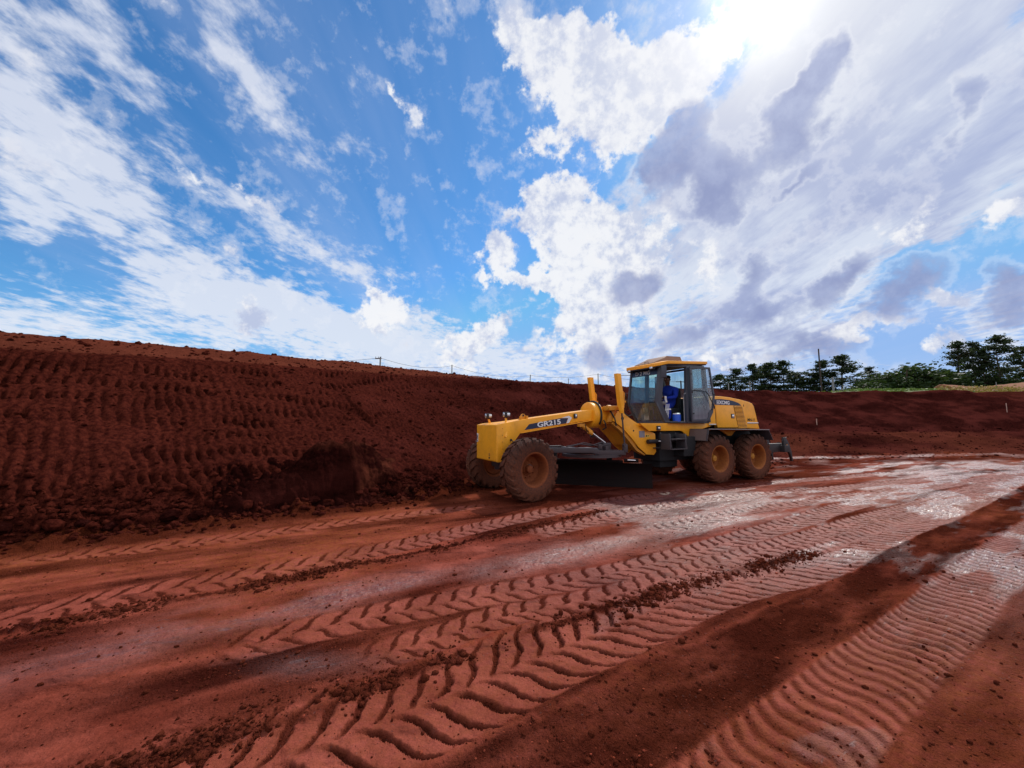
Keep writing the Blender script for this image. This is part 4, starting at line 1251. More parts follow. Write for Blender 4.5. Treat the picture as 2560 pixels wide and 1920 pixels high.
def rim_mb(deep):
    b = MB()
    b.lathe([(0.385, 0.182), (0.392, 0.192), (0.385, 0.200), (0.365, 0.200), (0.345, 0.190), (0.325, 0.150), (0.318, 0.05), (0.300, deep+0.02), (0.26, deep-0.005), (0.15, deep-0.02), (0.13, deep), (0.0, deep)], n=56)
    b.lathe([(0.0, deep-0.06), (0.30, deep-0.06), (0.32, -0.10), (0.345, -0.19), (0.385, -0.20), (0.392, -0.19), (0.385, -0.182)], n=40)
    for k in range(10):
        t = 2*math.pi*k/10
        b.tube((0.19*math.cos(t), deep-0.02, 0.19*math.sin(t)), (0.19*math.cos(t), deep+0.022, 0.19*math.sin(t)), 0.014, n=6)
    return b


def build_grader():
    G = bpy.data.objects.new('motor_grader', None); COL.objects.link(G)
    G.location = (GO[0], GO[1], 0); G.rotation_euler = (0, 0, GH)
    tag(G, 'dusty yellow motor grader working at the foot of the red bank, cab door open', 'motor grader')
    # ---- wheels
    tyre = tyre_mb().mesh('tyre', M['rubber'], ang=28)
    rim_f = rim_mb(-0.08).mesh('wheel', M['rim'], ang=40); rim_r = rim_mb(-0.10).mesh('wheel', M['rimr'], ang=40)
    hub = MB().lathe([(0.0, 0.045), (0.055, 0.045), (0.08, 0.032), (0.087, 0.01), (0.090, -0.05), (0.115, -0.06), (0.12, -0.12)], n=28)
    hub_f = hub.mesh('hub', M['rim'], ang=40); hub_r = hub.mesh('hub', M['hub'], ang=40)
    for (u, v, near, rm, hb, steer, spin) in ((-0.02, 1.0, 1, rim_f, hub_f, 9, 4), (-0.02, -1.02, -1, rim_f, hub_f, 9, 11), (6.05, 1.0, 1, rim_r, hub_r, 0, 7), (7.80, 1.0, 1, rim_r, hub_r, 0, 13), (6.05, -1.02, -1, rim_r, hub_r, 0, 2), (7.80, -1.02, -1, rim_r, hub_r, 0, 5)):
        w = link('wheel', rm, G); w.location = (u, -v, 0.672)
        w.rotation_euler = (0, math.radians(spin*7), math.radians((180 if near < 0 else 0)+(steer)))
        link('tyre', tyre, w); link('hub', hb, w)
    # ---- nose and gooseneck beam
    b = MB()
    secs = []
    for (u, hw, zt, zb) in ((-0.62, 0.575, 1.625, 0.83), (-0.60, 0.59, 1.635, 0.805), (-0.47, 0.59, 1.665, 0.80), (-0.30, 0.49, 1.685, 0.99), (-0.10, 0.37, 1.71, 1.19), (0.16, 0.255, 1.75, 1.44), (0.50, 0.250, 1.795, 1.495), (1.2, 0.245, 1.885, 1.60), (1.9, 0.245, 1.975, 1.71), (2.45, 0.245, 2.045, 1.775)):
        secs.append([(u, hw, zt), (u, hw, zb), (u, -hw, zb), (u, -hw, zt)])
    b.loft(secs)
    fr = b.build('front_frame', M['yellow'], G, 0.012)
    b = MB()
    for sv in (1, -1): b.add([(u, sv*(hw+0.022), z) for (u, hw, z) in ()], [])
    # lower flange of the beam, the raised edge the light catches
    fl = MB(); fl.loft([[(0.16, 0.265, 1.445), (0.16, 0.265, 1.425), (0.16, -0.265, 1.425), (0.16, -0.265, 1.445)], [(2.4, 0.262, 1.77), (2.4, 0.262, 1.75), (2.4, -0.262, 1.75), (2.4, -0.262, 1.77)]])
    fl.build('beam_flange', M['yellow'], G, 0.003)
    # bolts down the corner of the nose
    bm0 = MB().tube((-0.48, 0.575, 0), (-0.48, 0.600, 0), 0.012, n=6).mesh('bolt', M['yellow_dusty'])
    for z in (0.95, 1.1, 1.25, 1.4, 1.55):
        q_ = link('bolt', bm0, fr); q_.location = (0, 0, z)
    # badge on the nose
    e = MB().box(-0.634, -0.623, -0.55, -0.47, 1.22, 1.42).build('badge', M['white'], fr, 0.004)
    e2 = MB(); e2.box(-0.638, -0.635, -0.535, -0.525, 1.25, 1.40); e2.box(-0.638, -0.635, -0.495, -0.485, 1.25, 1.40)
    e2.add([(-0.638, -0.525, 1.37), (-0.638, -0.495, 1.37), (-0.638, -0.505, 1.29), (-0.638, -0.515, 1.29)], [(0, 1, 2, 3)]); e2.box(-0.638, -0.635, -0.535, -0.485, 1.235, 1.25)
    e2.build('badge_mark', M['navy'], fr)
    MB().lathe([(0.0, -0.012), (0.022, -0.012), (0.022, 0.01)], (-0.621, 0.20, 0.88), 'u', 12).build('tow_hole', M['dark'], fr)
    MB().box(-0.628, -0.621, 0.17, 0.23, 0.92, 0.99).build('small_label', M['yellow_dusty'], fr, 0.002)
    # decal on the beam, 3 mm proud of its face
    V = 0.2555
    MB().prism([(0.27, 1.505), (0.40, 1.645), (1.30, 1.795), (1.53, 1.795), (1.47, 1.665)], V-0.006, V).build('model_decal', M['navy'], fr)
    MB().prism([(1.33, 1.803), (1.56, 1.86), (1.655, 1.81), (1.56, 1.678), (1.485, 1.668), (1.545, 1.803)], V-0.006, V+0.001).build('white_chevron', M['white'], fr)
    txt('lettering', 'GR215', M['white'], fr, 0.63, V+0.0015, 1.572, 0.168, math.radians(7.0), 0.001, 0.028, 1.46)
    # headlamps on posts
    for (pb, pt, hd, nm) in (((-0.38, 0.575, 1.36), (-0.26, 0.34, 1.79), (-0.25, 0.34, 1.865), 0), ((-0.38, -0.30, 1.65), (-0.42, -0.30, 1.77), (-0.43, -0.30, 1.845), 1)):
        p = MB(); p.loft([[(pb[0]-0.028, pb[1], pb[2]), (pb[0]+0.028, pb[1], pb[2]), (pb[0]+0.028, pb[1]-0.035, pb[2]), (pb[0]-0.028, pb[1]-0.035, pb[2])], [(pt[0]-0.022, pt[1], pt[2]), (pt[0]+0.022, pt[1], pt[2]), (pt[0]+0.022, pt[1]-0.035, pt[2]), (pt[0]-0.022, pt[1]-0.035, pt[2])]])
        po = p.build('lamp_post', M['yellow'], G, 0.004)
        h = MB()
        x, y, z = hd
        h.loft([[(x-0.075, y+0.075, z-0.055), (x-0.075, y-0.075, z-0.055), (x-0.075, y-0.075, z+0.06), (x-0.075, y+0.075, z+0.06)], [(x+0.02, y+0.072, z-0.052), (x+0.02, y-0.072, z-0.052), (x+0.02, y-0.072, z+0.062), (x+0.02, y+0.072, z+0.062)],
                [(x+0.075, y+0.045, z-0.03), (x+0.075, y-0.045, z-0.03), (x+0.075, y-0.045, z+0.04), (x+0.075, y+0.045, z+0.04)]])
        hh = h.build('lamp_housing', M['black'], po, 0.014)
        hl = MB().lathe([(0.0, -0.012), (0.03, -0.010), (0.050, 0.0), (0.054, 0.01)], (x-0.078, y, z+0.002), 'u', 20)
        ln_ = hl.build('lens', M['lens'], po)
        hs_ = MB().box(x-0.02, x+0.05, y+0.0725, y+0.076, z-0.03, z+0.04).build('side_reflector', M['lens'], po, 0.003)
    # lifting eye on the beam
    le = MB(); le.prism([(0.17, 1.75), (0.42, 1.78), (0.36, 1.86), (0.33, 1.895), (0.29, 1.90), (0.25, 1.88), (0.23, 1.84)], 0.10, 0.135)
    le.box(0.19, 0.25, 0.135, 0.19, 1.76, 1.835); le.box(0.36, 0.41, 0.135, 0.19, 1.78, 1.85)
    leo = le.build('lifting_eye', M['yellow_dusty'], G, 0.006)
    MB().lathe([(0.0, 0.0), (0.026, 0.0)], (0.30, 0.1365, 1.858), 'v', 14).build('eye_hole', M['dark'], leo)
    # work lamp on the beam
    wl = MB().box(1.70, 1.80, 0.262, 0.30, 1.795, 1.915).build('work_lamp', M['black'], G, 0.014)
    MB().box(1.73, 1.772, 0.302, 0.312, 1.82, 1.893).build('lens', M['lens'], wl, 0.010)
    # thin steering hose with a ball end
    hz = MB(); hz.tube((-0.19, 0.42, 1.285), (-0.19, 0.46, 1.285), 0.026, n=12); hz.path([(-0.19, 0.455, 1.28), (-0.13, 0.47, 1.24), (-0.06, 0.50, 1.19), (0.02, 0.6, 1.05)], 0.013)
    hz.build('steering_hose', M['rubberhose'], G)
    # ---- front axle
    ax = MB(); ax.loft([[(-0.13, v, z0), (0.13, v, z0), (0.13, v, z1), (-0.13, v, z1)] for v, z0, z1 in ((-0.78, 0.60, 0.74), (-0.45, 0.56, 0.76), (0, 0.50, 0.86), (0.45, 0.56, 0.76), (0.78, 0.60, 0.74))])
    ax.box(-0.10, 0.10, -0.12, 0.12, 0.84, 1.3); ax.tube((0.18, -0.75, 0.60), (0.18, 0.75, 0.60), 0.03, n=8)
    for sv in (1, -1): ax.tube((0, sv*0.70, 0.50), (0, sv*0.70, 0.86), 0.075, n=12); ax.tube((0, sv*0.72, 0.672), (0, sv*0.96, 0.672), 0.10, n=14)
    ax.build('front_axle', M['steel'], G, 0.01)
    # ---- saddle
    sd_ = MB(); sd_.lathe([(0.0, 2.33), (0.30, 2.33), (0.345, 2.345), (0.35, 2.36), (0.35, 2.60), (0.30, 2.63), (0.0, 2.63)], (0, 0, 1.885), 'u', 44)
    sd_.box(2.63, 2.92, -0.30, 0.30, 1.66, 2.10)
    so = sd_.build('saddle', M['yellow'], G, 0.0, ang=40)
    hr = MB(); hr.path([(2.56, 0.30+0.07*math.sin(t), 0) for t in ()]+[(2.52, 0.375*math.cos(t), 1.885+0.375*math.sin(t)) for t in [math.radians(a) for a in range(110, -50, -10)]], 0.026, 8)
    hr.path([(2.60, 0.36, 1.75), (2.62, 0.40, 1.66), (2.66, 0.38, 1.55), (2.60, 0.30, 1.5)], 0.02)
    hr.build('hydraulic_hose', M['rubberhose'], so)
    # lift arms across the saddle
    for sv in (1, -1):
        la = MB(); la.prism([(2.62, 2.00), (2.98, 2.02), (2.96, 2.13), (2.62, 2.12)], sv*0.30, sv*0.62)
        la.prism([(2.80, 2.02), (2.95, 2.02), (2.80, 1.70), (2.66, 1.70)], sv*0.36, sv*0.46)
        la.tube((2.60, sv*0.50, 2.08), (2.72, sv*0.50, 2.08), 0.065, n=14)
        la.build('lift_arm', M['yellow_dusty'], G, 0.012)
    # lift cylinders: square yellow guard, barrel and rod
    for (sv, ut, zt, ub, zb, rod) in ((0.72, 2.79, 2.96, 2.88, 2.07, (2.97, 1.10)), (-0.72, 3.03, 3.02, 3.13, 2.14, (3.05, 1.30))):
        lc = MB(); w = 0.066
        lc.loft([[(ut-w, sv-w, zt), (ut+w, sv-w, zt), (ut+w, sv+w, zt), (ut-w, sv+w, zt)], [(ub-w*0.9, sv-w, zb), (ub+w*0.9, sv-w, zb), (ub+w*0.9, sv+w, zb), (ub-w*0.9, sv+w, zb)]])
        lc.tube((ub, sv, zb+0.05), (ub+0.02, sv, zb-0.14), 0.075, 0.06)
        lo_ = lc.build('lift_cylinder', M['yellow'], G, 0.008)
        vt = MB(); t_ = 0.45
        for kk, zz in enumerate((0.40, 0.30, 0.20)):
            vt.tube((ub+0.10, sv, zb+zz-0.12), (ub+0.10, sv, zb+zz), 0.030-0.004*kk, n=10)
        vt.box(ub+0.05, ub+0.15, sv-0.03, sv+0.03, zb+0.14, zb+0.19)
        vt.tube((ub+0.085, sv, zb+0.02), (ub+0.075, sv, zb+0.44), 0.022, n=8)
        vt.build('valve_pipe', M['yellow_dusty'], lo_)
        rd = MB(); rd.tube((ub+0.02, sv, zb-0.10), (rod[0], sv, rod[1]), 0.021, n=12); rd.tube((rod[0], sv-0.03, rod[1]), (rod[0], sv+0.03, rod[1]), 0.055, n=12)
        rd.build('rod', M['steel'], lo_)
    hs2 = MB(); hs2.path([(2.98, 0.72, 2.42), (3.08, 0.70, 2.40), (3.18, 0.62, 2.30), (3.24, 0.5, 2.12)], 0.014); hs2.path([(2.98, 0.72, 2.30), (3.10, 0.70, 2.26), (3.20, 0.62, 2.16), (3.26, 0.5, 2.0)], 0.014)
    hs2.path([(3.05, 0.62, 1.98), (3.14, 0.62, 1.90), (3.24, 0.60, 1.86), (3.40, 0.57, 1.90)], 0.016); hs2.path([(2.75, 0.45, 2.0), (2.85, 0.50, 1.80), (2.9, 0.5, 1.6)], 0.02)
    hs2.build('hydraulic_hose', M['rubberhose'], G)
    # side shift cylinder
    ss_ = MB(); ss_.tube((1.93, 0.33, 1.60), (2.19, 0.34, 1.44), 0.062, 0.055); ss_.box(1.80, 1.98, 0.28, 0.38, 1.58, 1.66); ss_.tube((2.08, 0.36, 1.46), (2.20, 0.38, 1.40), 0.05, n=10)
    sc2 = ss_.build('side_shift_cylinder', M['yellow_dusty'], G, 0.0)
    MB().tube((2.17, 0.34, 1.45), (2.62, 0.36, 1.16), 0.028).build('rod', M['chrome'], sc2)
    MB().path([(1.97, 0.39, 1.64), (2.0, 0.40, 1.50), (2.10, 0.39, 1.42)], 0.012).build('hydraulic_hose', M['rubberhose'], sc2)
    # ---- drawbar, circle, blade
    db = MB()
    for sv in (1, -1):
        db.loft([[(u, sv*v+0.07, z+0.06), (u, sv*v-0.07, z+0.06), (u, sv*v-0.07, z-0.06), (u, sv*v+0.07, z-0.06)] for u, v, z in ((-0.05, 0.08, 1.02), (0.9, 0.38, 1.02), (1.9, 0.66, 1.00), (2.2, 0.66, 0.93), (3.0, 0.66, 0.91))])
    db.box(1.85, 2.05, -0.66, 0.66, 0.93, 1.03); db.box(2.85, 3.0, -0.66, 0.66, 0.88, 0.97); db.box(2.3, 2.7, -0.5, 0.5, 0.92, 1.0)
    db.box(2.5, 2.75, 0.25, 0.45, 1.0, 1.16); db.box(2.45, 2.55, 0.45, 0.6, 0.97, 1.08)
    db.path([(1.3, 0.5, 1.10), (1.7, 0.55, 1.16), (2.1, 0.45, 1.10), (2.5, 0.4, 1.18), (2.7, 0.3, 1.12)], 0.02)
    db.path([(1.6, 0.3, 1.08), (1.9, 0.4, 1.18), (2.3, 0.55, 1.08), (2.65, 0.5, 1.14)], 0.016)
    db.tube((2.30, 0.55, 1.02), (2.30, 0.55, 1.14), 0.06); db.tube((3.0, 0.70, 0.92), (3.0, 0.70, 1.12), 0.07)
    db.build('drawbar', M['steel'], G, 0.008)
    ci = MB(); ci.lathe([(0.60, 0.80), (0.78, 0.80), (0.78, 0.875), (0.60, 0.875), (0.60, 0.80)], (2.45, 0, 0), 'z', 60)
    ci.build('circle', M['steel'], G, 0.0)
    bl = MB()
    # blade: curved plate between its two ends
    A_ = Vector((3.56, 1.06)); B_ = Vector((0.98, -1.52)); n_ = Vector((-1, 1)).normalized()
    arc = []
    for k in range(9):
        t = k/8; z = 0.035+0.60*t; off = -0.17*math.sin(math.pi*(t*0.92))+0.06*t
        arc.append((off, z))
    secs = []
    for P in (A_, B_):
        s1 = [(P.x+n_.x*o, P.y+n_.y*o, z) for o, z in arc]; s2 = [(P.x+n_.x*(o-0.03), P.y+n_.y*(o-0.03), z) for o, z in arc[::-1]]
        secs.append(s1+s2)
    bl.loft(secs)
    bo = bl.build('blade', M['blade'], G)
    ce = MB(); 
    ce.loft([[(P.x+n_.x*o, P.y+n_.y*o, z) for o, z in ((0.0, 0.01), (0.02, 0.01), (-0.03, 0.16), (-0.05, 0.16))] for P in (A_, B_)])
    ce.build('cutting_edge', M['blade'], bo)
    br_ = MB()
    for t in (0.30, 0.72):
        P = A_.lerp(B_, t); Q = P-n_*0.42
        br_.loft([[(P.x-n_.x*0.20+dx, P.y-n_.y*0.20+dx, z) for dx, z in ((-0.05, 0.15), (0.05, 0.15), (0.05, 0.58), (-0.05, 0.58))], [(Q.x+dx, Q.y+dx, z) for dx, z in ((-0.05, 0.25), (0.05, 0.25), (0.05, 0.86), (-0.05, 0.86))]])
    br_.tube((3.05, 0.55, 0.66), (1.6, -0.9, 0.66), 0.045)
    br_.tube((2.90, 0.75, 0.72), (3.16, 1.0, 0.72), 0.05); 
    br_.build('blade_bracket', M['blade'], G, 0.006)
    MB().tube((2.86, 0.92, 0.745), (3.13, 0.98, 0.725), 0.018).build('side_shift_rod', M['chrome'], G)
    # ---- rear frame
    rf = MB()
    pl = [(2.80, 1.74), (2.95, 2.00), (3.20, 1.94), (3.34, 1.83), (3.72, 1.63), (4.02, 1.48), (4.30, 1.38), (4.31, 0.88), (4.23, 0.80), (3.95, 0.82), (3.66, 1.03), (3.42, 1.28), (3.10, 1.56)]
    rf.prism(pl, 0.46, 0.50); rf.prism(pl, -0.50, -0.46)
    rf.prism([(2.84, 1.76), (2.96, 1.98), (3.20, 1.92), (3.34, 1.81), (3.72, 1.61), (3.9, 1.50), (3.60, 1.06), (3.42, 1.28), (3.10, 1.56)], -0.455, 0.455)
    rf.build('rear_frame', M['yellow'], G, 0.006)
    MB().prism([(3.66, 1.00), (3.44, 1.25), (3.13, 1.53), (2.83, 1.71), (2.79, 1.66), (3.08, 1.47), (3.36, 1.20), (3.62, 0.93), (3.93, 0.79), (3.95, 0.815)], 0.30, 0.458).build('frame_underside', M['yellow_dusty'], G)
    MB().prism([(3.695, 1.462), (3.90, 1.462), (3.90, 1.285), (3.695, 1.285)], 0.501, 0.507).build('grey_plate', simple('grey_sticker', (0.22, 0.21, 0.25), 0.5), G)
    lb = MB().prism([(3.925, 1.355), (4.075, 1.355), (4.075, 1.285), (3.925, 1.285)], 0.501, 0.505).build('warning_label', simple('yellow_sticker', (0.75, 0.48, 0.08), 0.5), G)
    mk = MB(); mk.prism([(3.94, 1.345), (3.99, 1.345), (3.99, 1.30), (3.94, 1.30)], 0.5052, 0.506); mk.prism([(4.01, 1.34), (4.06, 1.335), (4.02, 1.30)], 0.5052, 0.506)
    mk.build('label_print', M['letters'], lb)
    MB().lathe([(0.0, 0.0), (0.026, 0.0)], (3.50, 0.5015, 1.47), 'v', 16).build('frame_hole', M['dark'], G)
    MB().lathe([(0.0, 0.0), (0.05, 0.0)], (3.12, 0.5015, 1.80), 'v', 16).build('pivot_hole', M['dark'], G)
    dk = MB()
    dk.prism([(3.62, 1.672), (6.60, 1.672), (6.60, 1.50), (5.80, 1.30), (5.47, 1.30), (5.22, 1.46), (3.95, 1.46), (3.72, 1.60)], 0.56, 0.62)
    dk.prism([(3.62, 1.672), (6.60, 1.672), (6.60, 1.50), (5.80, 1.30), (5.47, 1.30), (5.22, 1.46), (3.95, 1.46), (3.72, 1.60)], -0.62, -0.56)
    dk.box(3.7, 6.6, -0.555, 0.555, 1.60, 1.67)
    dk.build('deck', M['yellow'], G, 0.006)
    sk = MB(); sk.prism([(6.0, 1.49), (6.60, 1.62), (6.60, 1.52), (6.93, 1.44), (7.23, 1.29), (7.38, 1.29), (7.60, 1.44), (8.46, 1.44), (8.86, 1.50), (6.0, 1.50)], 0.60, 0.655)
    sk.build('side_skirt', M['yellow_dusty'], G, 0.004)
    wl = MB().box(4.22, 4.35, 0.625, 0.665, 1.47, 1.60).build('side_lamp', M['black'], G, 0.014)
    MB().lathe([(0.0, 0.02), (0.028, 0.016), (0.036, 0.0)], (4.285, 0.667, 1.535), 'v', 18).build('lens', M['lens'], wl)
    # belly: gearbox, tank, tandems
    be = MB(); be.box(4.45, 6.4, -0.52, 0.50, 0.62, 1.44); be.box(6.4, 8.6, -0.50, 0.50, 0.70, 1.50); be.box(4.6, 5.3, -0.3, 0.35, 0.42, 0.7); be.box(5.0, 5.5, 0.50, 0.85, 0.75, 1.30)
    be.build('belly', M['dark'], G, 0.02)
    tn = MB()
    for sv in (1, -1): tn.prism([(5.75, 0.50), (5.6, 0.67), (5.75, 0.86), (8.1, 0.86), (8.25, 0.67), (8.1, 0.50)], sv*0.56, sv*0.76)
    tn.build('tandem_case', M['black'], G, 0.02)
    sc3 = MB(); sc3.tube((3.95, 0.56, 1.17), (4.30, 0.56, 1.17), 0.06); sc3.tube((4.46, 0.56, 1.17), (5.0, 0.56, 1.18), 0.06); sc3.tube((4.18, 0.53, 0.99), (4.40, 0.57, 0.99), 0.018)
    a_ = sc3.build('articulation_cylinder', M['black'], G)
    MB().tube((4.28, 0.56, 1.17), (4.48, 0.56, 1.17), 0.024).build('rod', M['chrome'], a_)
    st = MB()
    for (u0, z0) in ((4.33, 1.39), (4.92, 1.37)):
        st.path([(u0, 0.96, z0), (u0+0.06, 0.98, 0.96)], 0.016); st.path([(u0, 0.66, z0+0.03), (u0+0.06, 0.68, 0.98)], 0.016)
    for z in (0.97, 1.24): st.box(4.34+0.03, 4.97, 0.72, 0.99, z-0.012, z+0.012)
    st.box(4.92, 4.97, 0.66, 0.98, 0.96, 1.38); st.box(4.33, 4.36, 0.66, 0.98, 0.96, 1.38)
    st.build('step', M['fender'], G, 0.003)
    # ---- fenders
    for sv in (1, -1):
        fd = MB(); v0, v1 = sv*0.60, sv*1.23
        fd.prism([(5.60, 1.495), (5.56, 1.515), (8.36, 1.478), (8.56, 1.15), (8.535, 1.15), (8.345, 1.455)], v0, v1)
        fd.prism([(5.56, 1.515), (5.48, 1.18), (5.505, 1.175), (5.60, 1.495)], v0, v1)
        fo = fd.build('fender', M['fender'], G, 0.004)
        MB().prism([(5.552, 1.50), (5.476, 1.19), (5.470, 1.19), (5.546, 1.50)], sv*0.64, sv*1.20).build('mud_flap', simple('muddy_flap_rubber', (0.13, 0.085, 0.080), 0.8), fo)
        ed = MB().prism([(5.56, 1.522), (8.37, 1.486), (8.365, 1.466), (5.56, 1.502)], v1+sv*0.001, v1+sv*0.012).build('fender_edge', simple('worn_fender_edge', (0.32, 0.30, 0.32), 0.35, 0.5), fo)
    # ---- engine hood
    hd = MB()
    prof = [(6.35, 1.50), (6.35, 2.47), (6.60, 2.50), (7.0, 2.505), (7.4, 2.485), (7.93, 2.43), (8.35, 2.365), (8.53, 2.32), (8.61, 2.24), (8.66, 2.10), (8.84, 1.50)]
    hd.prism(prof, -0.65, 0.65)
    ho = hd.build('engine_hood', M['yellow'], G, 0.035, seg=3)
    s_ = 0.6512
    MB().prism([(6.66, 2.235), (6.66, 2.405), (7.0, 2.415), (7.3, 2.40), (7.55, 2.375), (7.80, 2.32), (7.93, 2.255), (7.94, 2.235)], s_, s_+0.003).build('brand_decal', M['navy'], ho)
    txt('lettering', 'XCMG', M['white'], ho, 6.88, s_+0.004, 2.265, 0.15, math.radians(-1), 0.001, 0.03, 1.12)
    sq = MB(); 
    for a4 in ((6.765, 6.865, 2.26, 2.275), (6.765, 6.865, 2.352, 2.367), (6.765, 6.78, 2.275, 2.352), (6.85, 6.865, 2.275, 2.352), (6.795, 6.835, 2.295, 2.335)): sq.prism([(a4[0], a4[2]), (a4[1], a4[2]), (a4[1], a4[3]), (a4[0], a4[3])], s_+0.003, s_+0.0045)
    sq.build('square_mark', M['white'], ho)
    # side door panel, 8 mm proud
    MB().prism([(6.74, 1.545), (6.70, 2.215), (7.52, 2.215), (7.71, 1.545)], s_, s_+0.010).build('engine_door', M['yellow'], ho, 0.004)
    hn = MB().prism([(7.40, 1.825), (7.40, 1.965), (7.56, 1.965), (7.56, 1.825)], s_+0.0105, s_+0.016).build('latch_plate', M['black'], ho, 0.004)
    MB().prism([(7.445, 1.85), (7.445, 1.94), (7.54, 1.94), (7.54, 1.85)], s_+0.0165, s_+0.024).build('latch', M['lens'], hn, 0.004)
    # louvres
    bk = MB().prism([(7.745, 1.515), (7.555, 2.222), (7.99, 2.222), (8.19, 1.515)], s_, s_+0.002).build('louvre_opening', M['letters'], ho)
    N = 17
    for k in range(N):
        f = (k+0.5)/N; z = 2.215-f*(2.215-1.52)
        ul = 7.565+f*0.185; ur = 7.985+f*0.20
        lv = MB(); h = 0.0125
        lv.add([(ul, s_+0.003, z+h), (ur, s_+0.003, z+h), (ur, s_+0.018, z-h*0.5), (ul, s_+0.018, z-h*0.5), (ul, s_+0.003, z-h), (ur, s_+0.003, z-h)], [(0, 1, 2, 3), (3, 2, 5, 4), (0, 3, 4), (1, 5, 2), (0, 4, 5, 1)])
        lv.build('louvre', M['yellow'], ho, 0.0, smooth=False)
    txt('lettering', 'MN-11', M['letters'], ho, 8.225, s_+0.002, 1.745, 0.125, 0, 0.0008, 0.02, 1.12)
    MB().prism([(8.215, 1.675), (8.79, 1.675), (8.783, 1.705), (8.208, 1.705)], s_, s_+0.002).build('white_stripe', M['white'], ho)
    MB().prism([(8.215, 1.655), (8.795, 1.655), (8.79, 1.668), (8.213, 1.668)], s_, s_+0.002).build('dark_stripe', M['letters'], ho)
    MB().prism([(6.38, 1.60), (6.69, 1.60), (6.69, 1.625), (6.38, 1.625)], s_, s_+0.002).build('dark_stripe', M['letters'], ho)
    MB().prism([(6.38, 1.632), (6.69, 1.632), (6.69, 1.655), (6.38, 1.655)], s_, s_+0.002).build('white_stripe', M['white'], ho)
    MB().prism([(6.69, 1.51), (6.655, 2.22), (6.675, 2.22), (6.71, 1.51)], s_, s_+0.002).build('door_gap', M['letters'], ho)
    oh = MB(); oh.prism([(8.07, 2.20), (8.05, 2.26), (8.075, 2.28), (8.09, 2.22)], s_, s_+0.004)
    oh.build('scuff_mark', M['letters'], ho)
    # ---- ripper at the tail
    rp = MB()
    for v in (0.85, -0.85): rp.prism([(8.75, 1.02), (9.62, 1.02), (9.72, 0.90), (9.66, 0.76), (8.75, 0.72)], v-0.06, v+0.06)
    rp.box(9.45, 9.70, -1.05, 1.05, 0.74, 0.96)
    rp.box(8.4, 8.8, -0.95, 0.95, 0.65, 1.2)
    for v in (0.92, 0.3, -0.3, -0.92): rp.prism([(9.60, 1.22), (9.74, 1.20), (9.90, 0.98), (10.02, 0.70), (10.06, 0.42), (10.0, 0.42), (9.92, 0.66), (9.74, 0.86), (9.58, 0.92)], v-0.035, v+0.035)
    for u in (9.50, 9.62): rp.path([(u, 0.94, 0.98), (u+0.04, 0.94, 1.10), (u+0.12, 0.94, 1.20), (u+0.17, 0.94, 1.21)], 0.014)
    rp.path([(8.62, 0.9, 1.18), (8.85, 0.92, 1.17), (8.92, 0.92, 1.05)], 0.016)
    ro = rp.build('ripper', M['black'], G, 0.008)
    MB().prism([(9.70, 0.96), (9.78, 0.99), (9.80, 0.84), (9.72, 0.82)], 0.957, 0.962).build('orange_label', simple('orange_label_paint', (0.50, 0.20, 0.06), 0.6), ro)
    build_cab(G)
    return G


def bar(b, p, q, w=0.045, d=0.045):
    """square section cab post between two points"""
    P, Q = Vector(p), Vector(q); ax = (Q-P).normalized()
    a = ax.cross(Vector((0, 0, 1)) if abs(ax.z) < 0.9 else Vector((0, 1, 0))).normalized(); c = ax.cross(a)
    s1 = [tuple(P+a*x*w+c*y*d) for x, y in ((-1, -1), (1, -1), (1, 1), (-1, 1))]; s2 = [tuple(Q+a*x*w+c*y*d) for x, y in ((-1, -1), (1, -1), (1, 1), (-1, 1))]
    b.loft([s1, s2])


